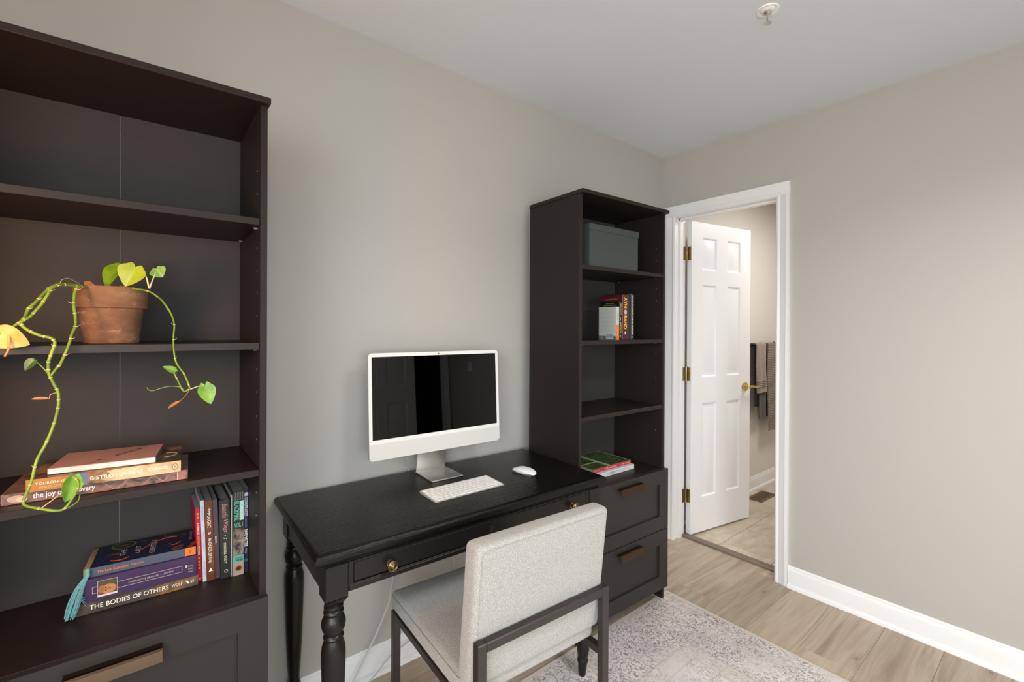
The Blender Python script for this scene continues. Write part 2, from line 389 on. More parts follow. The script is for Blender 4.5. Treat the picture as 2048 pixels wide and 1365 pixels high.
# bathroom shell
struct(obj('wall_rear', B(T, 2.75, .012, .12, 0, H), M_BWALL, smooth=0), 'cream bathroom wall behind the open door and towels', 'wall')
struct(obj('wall_far', B(2.65, 2.75, -2.4, .012, 0, H), M_BWALL, smooth=0), 'cream bathroom wall at the far end', 'wall')
struct(obj('wall_side', B(T, 2.75, -2.5, -2.4, 0, H), M_BWALL, smooth=0), 'cream bathroom wall out of sight to the right', 'wall')
bf = obj('floor', B(.085, 2.65, -2.4, .012, -.05, -.008), M_GROUT, smooth=0); struct(bf, 'beige stone tile floor of the bathroom', 'floor')
tme = {}
for r in range(-1, 8):
    y1 = -.30+.305*(-r); y0 = y1-.305
    y1 = min(y1, .012); 
    if y0 > 0 or y0 < -2.4: continue
    off = .753 if r < 0 else (.53 if r % 2 == 0 else .753)
    x = off-.305*2
    while x < 2.65:
        a, b = max(x, .13), min(x+.305, 2.65)
        if b-a > .03:
            key = (round(b-a, 3), round(y1-y0, 3))
            if key not in tme:
                bm = B(.0015, b-a-.0015, .0015, y1-y0-.0015, -.008, 0, .001); me = bpy.data.meshes.new('tile'); bm.to_mesh(me); bm.free(); me.materials.append(M_TILE); tme[key] = me
            o = bpy.data.objects.new('tile', tme[key]); C.objects.link(o); o.parent = bf; o.location = (a, y0, 0)
        x += .305
def baseboard(name, p0, p1, n, label):
    """profile swept from p0 to p1 at the wall, n = direction into the room"""
    prof = [(0, 0), (.026, 0), (.026, .006), (.023, .013), (.017, .018), (.0125, .02), (.0125, .086), (.0105, .092), (.007, .097), (.0065, .104), (.003, .11), (0, .11)]
    bm = bmesh.new(); rs = []
    for p in (p0, p1): rs.append([bm.verts.new((p[0]+n[0]*a, p[1]+n[1]*a, b)) for a, b in prof])
    for i in range(len(prof)-1): bm.faces.new((rs[0][i], rs[0][i+1], rs[1][i+1], rs[1][i]))
    bm.faces.new(rs[0]); bm.faces.new(rs[1][::-1]); bmesh.ops.recalc_face_normals(bm, faces=bm.faces)
    return struct(obj(name, bm, M_TRIM, smooth=25), label, 'baseboard')
baseboard('baseboard_back', (X0r, 0), (0, 0), (0, -1), 'white baseboard with shoe moulding below the back wall')
baseboard('baseboard_right', (0, -.754), (0, Y0r), (-1, 0), 'white baseboard with shoe moulding along the right wall')
baseboard('baseboard_left', (X0r, 0), (X0r, Y0r), (1, 0), 'white baseboard along the left wall')
baseboard('baseboard_front', (X0r, Y0r), (-1.28, Y0r), (0, 1), 'white baseboard along the wall behind the camera')
baseboard('baseboard_rear', (T, .012), (2.65, .012), (0, -1), 'white baseboard in the bathroom under the towels')
# doorway 1: casing, jamb, six-panel leaf
def casing_bar(bm, a0, a1, b0, b1, vertical, flip):
    """colonial casing on plane x=0 facing -x; a = along y range (or whole), b = z range"""
    # stepped profile across the width: (fraction, thickness)
    st = [(0, .008), (.12, .012), (.3, .009), (.42, .012), (.7, .015), (.78, .018), (1, .018)]
    if flip: st = [(1-f, t) for f, t in st][::-1]
    w = (a1-a0) if vertical else (b1-b0)
    pr = [(st[i][0]*w, st[i][1]) for i in range(len(st))]
    poly = [(0, 0)]+pr+[(w, 0)]
    rs = []
    for e in (0, 1):
        ring = []
        for s_, t_ in poly:
            if vertical: ring.append(bm.verts.new((-t_, a0+s_, b0 if e == 0 else b1)))
            else: ring.append(bm.verts.new((-t_, a0 if e == 0 else a1, b0+s_)))
        rs.append(ring)
    n = len(poly)
    for i in range(n): bm.faces.new((rs[0][i], rs[0][(i+1) % n], rs[1][(i+1) % n], rs[1][i]))
    bm.faces.new(rs[0][::-1]); bm.faces.new(rs[1]); bmesh.ops.recalc_face_normals(bm, faces=bm.faces)
d1 = bpy.data.objects.new('door_1', None); C.objects.link(d1); struct(d1, 'white six-panel bathroom door standing open with its white frame', 'door'); d1.location = (0, 0, 0)
bm = bmesh.new(); casing_bar(bm, -.752, -.688, 0, 2.042, True, True); obj('casing', bm, M_TRIM, d1, 25)
bm = bmesh.new(); casing_bar(bm, -.092, -.028, 0, 2.042, True, False); obj('casing', bm, M_TRIM, d1, 25)
bm = bmesh.new(); casing_bar(bm, -.752, -.028, 2.042, 2.106, False, False); obj('casing', bm, M_TRIM, d1, 25)
bm = bmesh.new(); box(bm, -.001, .12, -.708, -.69, 0, 2.037, .001); box(bm, .045, .078, -.69, -.679, 0, 2.037, .001); obj('jamb', bm, M_TRIM, d1, 0)
bm = bmesh.new(); box(bm, -.001, .12, -.09, -.072, 0, 2.037, .001); box(bm, .045, .078, -.101, -.09, 0, 2.037, .001); obj('jamb', bm, M_TRIM, d1, 0)
bm = bmesh.new(); box(bm, -.001, .12, -.708, -.072, 2.037, 2.055, .001); box(bm, .045, .078, -.69, -.09, 2.026, 2.037, .001); obj('jamb', bm, M_TRIM, d1, 0)
RINGS6 = [(.004, .0015), (.010, .009), (.016, .009), (.036, .003)]
P6 = [(.105, .245), (.35, .49)]
panels6 = [(a, b, c, d) for a, b in P6 for c, d in ((.235, .85), (1.02, 1.625), (1.722, 1.935))]
bm = slab_front(0, .60, .012, 2.03, 0, .035, panels6, RINGS6)
ang = math.atan2(-.178, .984)
obj('door_leaf', bm, M_DOOR, d1, 20, loc=(.129, -.130, 0), rot=(0, 0, ang))
for z in (1.824, 1.043, .256):
    bm = bmesh.new(); box(bm, .088, .118, -.0925, -.0895, z-.044, z+.044, .001)
    h = obj('hinge', bm, M_HBRASS, d1, 0)
    bm = bmesh.new(); lathe(bm, [(.003, -.052), (.0055, -.05), (.0055, -.0165), (.0045, -.016), (.0045, -.015), (.0055, -.0145), (.0055, .0145), (.0045, .015), (.0045, .016), (.0055, .0165), (.0055, .05), (.003, .052)], (.1225, -.0995, z), 12); obj('hinge_pin', bm, M_HBRASS, h, 30)
    bm = bmesh.new(); box(bm, -.0015, .0, .004, .032, z-.044, z+.044, .0007); xform(bm, Matrix.Translation((.129, -.130, 0)) @ Matrix.Rotation(ang, 4, 'Z')); obj('hinge_plate', bm, M_HBRASS, h, 0)
    bm = bmesh.new()
    for yy, zz in ((.024, .032), (.014, 0), (.024, -.032), (.024, .0)): lathe(bm, [(.0028, -.0022), (.0028, -.0016)], (0, yy, z+zz), 8, 'x')
    xform(bm, Matrix.Translation((.129, -.130, 0)) @ Matrix.Rotation(ang, 4, 'Z')); obj('screws', bm, M_ABRASS, h, 0)['kind'] = 'stuff'
Md = Matrix.Translation((.129, -.130, 0)) @ Matrix.Rotation(ang, 4, 'Z')
bm = bmesh.new(); lathe(bm, [(.030, 0), (.032, -.003), (.030, -.008), (.020, -.012), (.011, -.014), (.010, -.03), (.012, -.036), (.010, -.044)], (.542, 0, .935), 24, 'y')
tube(bm, [(.542, -.040, .935), (.565, -.043, .939), (.59, -.044, .936), (.615, -.043, .932), (.638, -.040, .935)], .0095, 10, 4, r1=.007)
xform(bm, Md); obj('door_handle', bm, M_BRASS, d1, 40)
# threshold strip
struct(obj('trim_1', B(.083, .135, -.69, -.09, -.008, .0125, .004, 2), plain('threshold_taupe', '#7d6c5e', .45, nscale=30, namt=.12, stretch=(8, 1, 1)), smooth=30), 'taupe wooden threshold strip in the bathroom doorway', 'threshold')
# doorway 2 opposite (seen in the display's reflection)
d2 = bpy.data.objects.new('door_2', None); C.objects.link(d2); struct(d2, 'white six-panel door beside a dark doorway, behind the camera', 'door')
pan = [(a, b, c, d) for a, b in ((.10, .33), (.43, .66)) for c, d in ((.235, .85), (1.02, 1.625), (1.722, 1.935))]
bm = slab_front(0, .76, .012, 2.03, 0, .035, pan, RINGS6)
obj('door_leaf', bm, M_DOOR, d2, 20, loc=(-.44, Y0r-.02, 0), rot=(0, 0, PI))
bm = bmesh.new(); box(bm, -.075, -.03, Y0r-T, Y0r+.016, 0, 2.05, .002); box(bm, -1.28, -1.2, Y0r-.02, Y0r+.016, 0, 2.05, .002); box(bm, -1.28, 0, Y0r-.02, Y0r+.016, 2.05, 2.12, .002)
obj('casing', bm, M_TRIM, d2, 0)
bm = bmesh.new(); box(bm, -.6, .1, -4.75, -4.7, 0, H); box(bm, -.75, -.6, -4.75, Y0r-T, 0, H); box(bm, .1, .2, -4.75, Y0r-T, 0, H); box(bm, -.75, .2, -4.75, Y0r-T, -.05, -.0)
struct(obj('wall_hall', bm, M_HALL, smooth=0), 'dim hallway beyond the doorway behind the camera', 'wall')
sw = thing('light_switch', 'white rocker light switch plate on the right wall behind the camera', 'switch', (0, -2.92, 1.2))
obj('switch_plate', B(-.006, 0, -.036, .036, -.058, .058, .002), M_TRIM, sw, 0); obj('rocker', B(-.010, -.006, -.016, .016, -.033, .033, .001), M_WHITE, sw, 0)
# ------------------------------------------------------------------ rug
rx0, rx1, ry0, ry1 = -2.33, -.545, -2.35, -.388
bm = B(-(rx1-rx0)/2, (rx1-rx0)/2, -(ry1-ry0)/2, (ry1-ry0)/2, 0, .009, .003, 2)
rug = obj('area_rug', bm, rug_mat((rx1-rx0)/2, (ry1-ry0)/2), smooth=40, loc=((rx0+rx1)/2, (ry0+ry1)/2, 0.0003)); tag(rug, 'faded grey and cream patterned area rug under the desk and chair', 'rug')
# ------------------------------------------------------------------ bookcases
def bookcase(name, label, loc, rz, Wd, shelves, strip, foot):
    t = thing(name, label, 'bookcase', loc, rz, 'tall black-brown bookcases')
    s = .016
    for x in (0, Wd-s): obj('side_panel', B(x, x+s, -.33, 0, .652, 1.899, .0008), M_DARK, t, 0)
    obj('top_panel', B(-.004, Wd+.004, -.35, 0, 1.899, 1.915, .0012), M_DARKH, t, 0)
    mid = Wd/2
    obj('back_panel', B(s-.002, mid-.0008, -.024, -.020, .652, 1.899), M_BACK, t, 0); obj('back_panel', B(mid+.0008, Wd-s+.002, -.024, -.020, .652, 1.899), M_BACK, t, 0)
    if strip: obj('joining_strip', B(mid-.008, mid+.008, -.0198, -.018, .652, 1.899), M_STRIP, t, 0)
    for z in shelves: obj('shelf', B(s+.001, Wd-s-.001, -.329, -.026, z-.0175, z, .0008), M_DARKH, t, 0)
    obj('bottom_shelf', B(s, Wd-s, -.33, -.024, .634, .652, .0008), M_DARKH, t, 0)
    for x in (0, Wd-s): obj('lower_side_panel', B(x, x+s, -.33, 0, foot, .652, .0008), M_DARK, t, 0)
    obj('lower_back', B(s, Wd-s, -.02, -.015, .06, .634), M_BACK, t, 0)
    obj('plinth_rail', B(s, Wd-s, -.30, -.285, .05, .085), M_DARK, t, 0)
    for z0, z1 in ((.0755, .362), (.3655, .6525)):
        a, b = -.001, Wd+.001
        bm = slab_front(a, b, z0, z1, -.351, -.3315, [(a+.066, b-.066, z0+.066, z1-.066)], [(0.0, .009)])
        bmesh.ops.recalc_face_normals(bm, faces=bm.faces)
        d = obj('drawer', bm, M_FRONT, t, 0)
        # bent sheet pull
        cx = Wd/2+.002; hw = .08; zt = z1-.026
        pr = [(-.351, zt), (-.366, zt), (-.371, zt-.0015), (-.374, zt-.006), (-.379, zt-.028), (-.377, zt-.0285), (-.3722, zt-.0075), (-.3698, zt-.0040), (-.366, zt-.0026), (-.351, zt-.0026)]
        bm = bmesh.new(); rs = [[bm.verts.new((x, y, z)) for y, z in pr] for x in (cx-hw, cx+hw)]; n = len(pr)
        for i in range(n): bm.faces.new((rs[0][i], rs[0][(i+1) % n], rs[1][(i+1) % n], rs[1][i]))
        bm.faces.new(rs[0][::-1]); bm.faces.new(rs[1]); bmesh.ops.recalc_face_normals(bm, faces=bm.faces)
        obj('handle', bm, M_BRONZE, d, 0)
    for z in [q-.0195 for q in shelves]:
        for yy in (-.29, -.06):
            bm = bmesh.new(); lathe(bm, [(.003, 0), (.003, -.008)], (Wd-s, yy, z), 8, 'x'); obj('shelf_pin', bm, M_PIN, t, 30)
    bm = bmesh.new()
    for z in [q+d for q in shelves for d in (-.13, -.07, .07, .13)]:
        lathe(bm, [(.0022, 0), (.0022, -.0008)], (Wd-s, -.29, z), 8, 'x')
    obj('pin_holes', bm, M_PIN, t, 0)['kind'] = 'stuff'
    return t
bookcase('bookcase', 'tall black-brown bookcase at the left with the trailing potted plant and book stacks', (-2.965, -.065, 0), 0, .59, (1.611, 1.295, .972), True, 0)
TB = Matrix.Translation((-1.195, -.065, 0)) @ Matrix.Rotation(-.0369, 4, 'Z')
bookcase('bookcase', 'tall black-brown bookcase right of the desk, with a grey box on its top shelf', (-1.195, -.065, 0), -.0369, .592, (1.604, 1.283, .961), False, .0095)
# ------------------------------------------------------------------ desk
dk = thing('writing_desk', 'black wooden writing desk with turned legs, one wide drawer and brass knobs', 'desk', (-1.748, -.278, 0), math.radians(-1.6))
hx, hy = .536, .262
prof = [(.016, .765), (.010, .7635), (.004, .759), (.0008, .753), (0, .747), (.001, .742), (.004, .739), (.009, .738), (.009, .735), (.013, .733), (.017, .729), (.018, .7235)]
bm = bmesh.new(); rings = []
for ins, z in prof: rings.append([bm.verts.new((sx*(hx-ins), sy*(hy-ins), z)) for sx, sy in ((-1, -1), (1, -1), (1, 1), (-1, 1))])
for a, b in zip(rings, rings[1:]):
    for k in range(4): bm.faces.new((a[(k+1) % 4], a[k], b[k], b[(k+1) % 4]))
bm.faces.new(rings[0]); bm.faces.new(rings[-1][::-1]); bmesh.ops.recalc_face_normals(bm, faces=bm.faces)
obj('desktop', bm, M_DESKTOP, dk, 30)
ax, ay = hx-.027, hy-.012          # outer faces of the leg blocks
lw = .058
def leg(sx, sy, zf, lean=0):
    bm = bmesh.new(); cx, cy = sx*(ax-lw/2), sy*(ay-lw/2)
    box(bm, cx-lw/2, cx+lw/2, cy-lw/2, cy+lw/2, .636, .7235, .002)
    q = bmesh.new(); b_ = [q.verts.new((cx+dx*r, cy+dy*r, z)) for r, z in ((lw/2, .636), (.019, .621)) for dx, dy in ((-1, -1), (1, -1), (1, 1), (-1, 1))]
    for k in range(4): q.faces.new((b_[k], b_[(k+1) % 4], b_[4+(k+1) % 4], b_[4+k]))
    me = bpy.data.meshes.new('t'); q.to_mesh(me); q.free(); bm.from_mesh(me); bpy.data.meshes.remove(me)
    pr = [(.019, .624), (.018, .618), (.0235, .614), (.0245, .609), (.0225, .605), (.0215, .603), (.0245, .600), (.0255, .596), (.0235, .592), (.0225, .589), (.026, .583), (.0300, .573), (.0305, .565), (.0285, .553), (.0235, .543), (.0215, .539), (.0245, .536), (.0260, .532), (.0245, .528), (.0225, .526), (.0245, .520), (.0290, .506), (.0305, .492), (.0305, .47), (.0285, .40), (.0245, .28), (.0205, .20), (.018, .165), (.0175, .150), (.0205, .138), (.0228, .122), (.0235, .108), (.0215, .092), (.0185, .078), (.0195, .074), (.0215, .069), (.0215, .064), (.0180, .062), (.0175, .055), (.0145, .018), (.0115, .006), (.010, zf)]
    lathe(bm, pr, (cx, cy, 0), 28)
    if lean:
        for v in bm.verts: v.co.x += lean*max(0, (.64-v.co.z))/.64
    obj('leg', bm, M_DESK, dk, 35)
leg(-1, -1, .0095); leg(1, -1, .0095, -.035); leg(-1, 1, 0); leg(1, 1, 0)
# aprons
obj('side_apron', B(-ax+.004, -ax+.022, -ay+lw, ay-lw, .645, .7235, .001), M_DESK, dk, 0)
obj('side_apron', B(ax-.022, ax-.004, -ay+lw, ay-lw, .645, .7235, .001), M_DESK, dk, 0)
obj('back_apron', B(-ax+lw, ax-lw, ay-.022, ay-.004, .645, .7235, .001), M_DESK, dk, 0)
dl, dr = -ax+lw+.016, ax-lw-.016
bm = bmesh.new(); yF = -ay+.003
box(bm, -ax+lw, dl-.002, yF, yF+.02, .648, .7235, .0008); box(bm, dr+.002, ax-lw, yF, yF+.02, .648, .7235, .0008)
box(bm, dl-.004, dr+.004, yF, yF+.02, .7195, .7235); box(bm, dl-.014, dr+.014, yF-.003, yF+.02, .648, .662, .002); box(bm, dl-.01, dr+.01, yF-.0015, yF+.02, .6615, .6655, .001)
obj('front_frame', bm, M_DESK, dk, 0)
dw = obj('drawer', B(dl, dr, yF+.0005, yF+.018, .668, .7175, .0012), M_DESK, dk, 0)
for kx in (-.343, .353):
    bm = bmesh.new(); lathe(bm, [(.010, 0), (.0105, -.0015), (.0055, -.003), (.005, -.012), (.0085, -.015), (.0135, -.0175), (.0150, -.020), (.0148, -.0225), (.0125, -.0235), (.0115, -.0225), (.0105, -.0235), (.0085, -.0255), (.0075, -.0245), (.006, -.0265), (.0028, -.028), (.0005, -.0285)], (kx+.006, yF, .687), 28, 'y'); obj('knob', bm, M_ABRASS, dw, 30)
bm = bmesh.new(); lathe(bm, [(.0085, 0), (.0085, -.0012)], (0, yF, 0), 20, 'y'); xform(bm, Matrix.Translation((.002, 0, .694)) @ Matrix.Diagonal((.55, 1, 1.25, 1))); k_ = obj('keyhole_plate', bm, M_ABRASS, dw, 30)
bm = bmesh.new(); lathe(bm, [(.0022, 0), (.0022, -.0016)], (.002, yF, .697), 10, 'y'); box(bm, .0008, .0032, yF-.0016, yF, .688, .697); obj('keyhole', bm, M_BLK, k_, 0)
# ------------------------------------------------------------------ chair
ch = thing('dining_chair', 'cream boucle chair with a dark metal frame, pushed in at the desk', 'chair', (-1.998, -.806, 0), math.radians(-3))
CW, CD = .456, .556
t = .025
for u in (0, CW-t): obj('leg', B(u, u+t, 0, t, .0095, .571, .0025), M_METAL, ch, 0)
for u in (0, CW-t): obj('leg', B(u, u+t, CD-t, CD, 0, .386, .0025), M_METAL, ch, 0)
obj('back_rail', B(t+.0005, CW-t-.0005, .0005, t, .546, .570, .0025), M_METAL, ch, 0)
for u in (0, CW-t): obj('side_rail', B(u+.001, u+t-.001, t, CD-t, .364, .385, .001), M_METAL, ch, 0)
obj('cross_rail', B(t, CW-t, CD-t+.001, CD-.001, .364, .385, .001), M_METAL, ch, 0)
def cushion(bm, x0, x1, y0, y1, z0, z1, r, seg=4):
    return box(bm, x0, x1, y0, y1, z0, z1, r, seg)
bm = cushion(bmesh.new(), .001, CW-.001, .062, CD+.004, .386, .450, .016, 4)
for v in bm.verts:
    if v.co.z > .44: v.co.z += .006*(1-((v.co.x-CW/2)/(CW/2))**2)*(1-((v.co.y-.3)/.26)**2)
bmesh.ops.subdivide_edges(bm, edges=[e for e in bm.edges if e.calc_length() > .2], cuts=6, use_grid_fill=True)
for v in bm.verts:
    if v.co.z > .4499: v.co.z = .450+.010*max(0, 1-((v.co.x-CW/2)/(CW/2))**2)*max(0, 1-((v.co.y-.3)/.26)**2)
sc = obj('seat', bm, M_FAB, ch, 60)
bm = bmesh.new(); zz = .438; o_ = -.0008
tube(bm, [(.005, .08, zz), (o_, .10, zz), (o_, CD-.02, zz), (.006, CD-.001, zz), (.02, CD+.0045, zz), (CW-.02, CD+.0045, zz), (CW-.006, CD-.001, zz), (CW-o_, CD-.02, zz), (CW-o_, .10, zz)], .0016, 6, 1)
obj('seam', bm, M_FAB, sc, 60)
bm = cushion(bmesh.new(), -.002, CW+.002, .0265, .092, .432, .806, .017, 4)
bmesh.ops.subdivide_edges(bm, edges=[e for e in bm.edges if e.calc_length() > .2], cuts=5, use_grid_fill=True)
def leanf(bm):
    for v in bm.verts: v.co.y -= (v.co.z-.57)*.107
    return bm
bc = obj('backrest', leanf(bm), M_FAB, ch, 60)
bm = bmesh.new(); yy = .0262; a_, b_ = .013, CW-.013
tube(bm, [(a_, yy, .445), (a_, yy, .78), (a_+.004, yy, .788), (a_+.012, yy, .792), (b_-.012, yy, .792), (b_-.004, yy, .788), (b_, yy, .78), (b_, yy, .445)], .0014, 6, 1)
obj('seam', leanf(bm), M_FAB, bc, 60)
# ------------------------------------------------------------------ computer
mo = thing('desktop_computer', 'silver all-in-one computer with a dark screen on the black desk', 'computer', (-1.724, -.152, .765), math.radians(-2))
tilt = Matrix.Translation((0, 0, .098)) @ Matrix.Rotation(math.radians(-3), 4, 'X')
pw, ph = .279, .380
def rrect(w, h, r, n=6):
    out = []
    for cx, cy, a0 in ((w-r, h-r, 0), (r-w, h-r, 90), (r-w, r, 180), (w-r, r, 270)):
        for k in range(n+1):
            a = math.radians(a0+90*k/n); out.append((cx+r*math.cos(a), cy+r*math.sin(a)))
    return out
def plate(pts, y0, y1, bev=0):
    bm = bmesh.new(); a = [bm.verts.new((x, y0, z)) for x, z in pts]; b = [bm.verts.new((x, y1, z)) for x, z in pts]; n = len(pts)
    for i in range(n): bm.faces.new((a[i], a[(i+1) % n], b[(i+1) % n], b[i]))
    bm.faces.new(a[::-1]); bm.faces.new(b); bmesh.ops.recalc_face_normals(bm, faces=bm.faces)
    if bev:
        e = [e for e in bm.edges if abs(e.verts[0].co.y-e.verts[1].co.y) < 1e-6 and len(e.link_faces) == 2 and any(len(f.verts) > 4 for f in e.link_faces)]
        bmesh.ops.bevel(bm, geom=e, offset=bev, segments=2, profile=.5, affect='EDGES')
    return bm
obj('housing', xform(plate(rrect(pw, ph, .013), -.001, .0115, .001), tilt), M_ALU, mo, 30)
pts = [p for p in rrect(pw, ph, .013) if p[1] > .04]
top_pts = [(pw, .058), *[p for p in rrect(pw, ph, .013)[:7]], *[p for p in rrect(pw, ph, .013)[7:14]], (-pw, .058)]
bz = obj('bezel', xform(plate(top_pts, -.0022, -.001), tilt), M_BEZ, mo, 30)
chn = [(-pw, .058), *rrect(pw, ph, .013)[14:21], *rrect(pw, ph, .013)[21:28], (pw, .058)]
obj('chin', xform(plate(chn, -.0022, -.001), tilt), M_ALUW, mo, 30)
obj('screen', xform(B(-pw+.0125, pw-.0125, -.0026, -.0018, .072, ph-.0135), tilt), M_GLASS, mo, 0)
bm = bmesh.new(); lathe(bm, [(.0022, -.0022), (.0022, -.0025)], (0, 0, ph-.0068), 12, 'y'); obj('camera_lens', xform(bm, tilt), M_BLK, mo, 0)
bm = bmesh.new(); box(bm, -.066, .066, -.062, .084, 0, .0055, .0022, 2); obj('stand_foot', bm, M_ALU, mo, 30)
bm = bmesh.new(); nk = [(.079, .004), (.0815, .0045), (.060, .155), (.0565, .155)]
a = [bm.verts.new((-.064+(.004 if z > .1 else 0), y, z)) for y, z in nk]; b = [bm.verts.new((.064-(.004 if z > .1 else 0), y, z)) for y, z in nk]
for i in range(4): bm.faces.new((a[i], a[(i+1) % 4], b[(i+1) % 4], b[i]))
bm.faces.new(a[::-1]); bm.faces.new(b); box(bm, -.05, .05, .008, .060, .145, .185, .004); bmesh.ops.recalc_face_normals(bm, faces=bm.faces)
obj('stand_neck', bm, M_ALU, mo, 30)
# keyboard
kb = thing('keyboard', 'slim white and silver wireless keyboard in front of the computer', 'keyboard', (-1.738, -.335, .765), math.radians(-.6))
kw, kd = .1425, .0585
bm = bmesh.new(); pts = [(x, y-kd) for x, y in rrect(kw, kd*2, .008)]
a = [bm.verts.new((x, y, .0022+.0052*(y+kd)/(2*kd))) for x, y in pts]; b = [bm.verts.new((x, y, .0005)) for x, y in pts]; n = len(pts)
for i in range(n): bm.faces.new((a[i], a[(i+1) % n], b[(i+1) % n], b[i]))
bm.faces.new(a); bm.faces.new(b[::-1]); bmesh.ops.recalc_face_normals(bm, faces=bm.faces); obj('tray', bm, M_KBB, kb, 30)
rows = [[1.5]+[1]*13, [1]*13+[1.5], [1.5]+[1]*13, [1.75]+[1]*11+[1.75], [2.25]+[1]*10+[2.25], [1, 1, 1, 1.25, 5, 1.25, 1, 1, 1, 1]]
kc = {}
for r, row in enumerate(rows):
    tot = sum(row); x = -kw+.005; un = (2*kw-.010)/tot; rh = (2*kd-.010)/6; yc = kd-.005-rh*(r+.5)
    for wk in row:
        key = (round(wk*un, 4),)
        if key not in kc:
            bm = B(-wk*un/2+.0013, wk*un/2-.0013, -rh/2+.0013, rh/2-.0013, 0, .0022, .0007); me = bpy.data.meshes.new('key'); bm.to_mesh(me); bm.free(); me.materials.append(M_KEY); kc[key] = me
        o = bpy.data.objects.new('key', kc[key]); C.objects.link(o); o.parent = kb; o.location = (x+wk*un/2, yc, .0022+.0052*(yc+kd)/(2*kd)); o.rotation_euler = (math.atan(.0052/(2*kd)), 0, 0)
        x += wk*un
# mouse
ms = thing('computer_mouse', 'glossy white low wireless mouse on the desk right of the keyboard', 'mouse', (-1.452, -.330, .765), math.radians(6))
def blob(a, b, zf, nr=10, ns=36, p=2.6, base=.0):
    bm = bmesh.new(); rings = []
    for i in range(nr+1):
        r = i/nr; ring = []
        for k in range(ns):
            th = 2*PI*k/ns; c, s_ = math.cos(th), math.sin(th)
            x = a*r*math.copysign(abs(c)**(2/p), c); y = b*r*math.copysign(abs(s_)**(2/p), s_); ring.append(bm.verts.new((x, y, zf(x/a, y/b, r))))
        if i == 0:
            for v in ring[1:]: bm.verts.remove(v)
            ring = ring[:1]
        rings.append(ring)
    for k in range(ns): bm.faces.new((rings[0][0], rings[1][k], rings[1][(k+1) % ns]))
    for A_, B_ in zip(rings[1:], rings[2:]):
        for k in range(ns): bm.faces.new((A_[k], B_[k], B_[(k+1) % ns], A_[(k+1) % ns]))
    bot = [bm.verts.new((v.co.x*.93, v.co.y*.97, base)) for v in rings[-1]]
    for k in range(ns): bm.faces.new((rings[-1][k], bot[k], bot[(k+1) % ns], rings[-1][(k+1) % ns]))
    bm.faces.new(bot[::-1]); bmesh.ops.recalc_face_normals(bm, faces=bm.faces); return bm
obj('shell', blob(.0285, .0568, lambda x, y, r: .0075+.0145*(1-y*y)**.8*(1-.18*x*x)-.003*r**6, base=.0070), M_WHITE, ms, 60)
obj('base', blob(.0262, .053, lambda x, y, r: .0072, nr=2, base=.0008), M_ALU, ms, 40)
for x in (-.014, .014): obj('foot_rail', B(x-.0015, x+.0015, -.04, .04, 0, .0012, .0004), M_BLK, ms, 0)
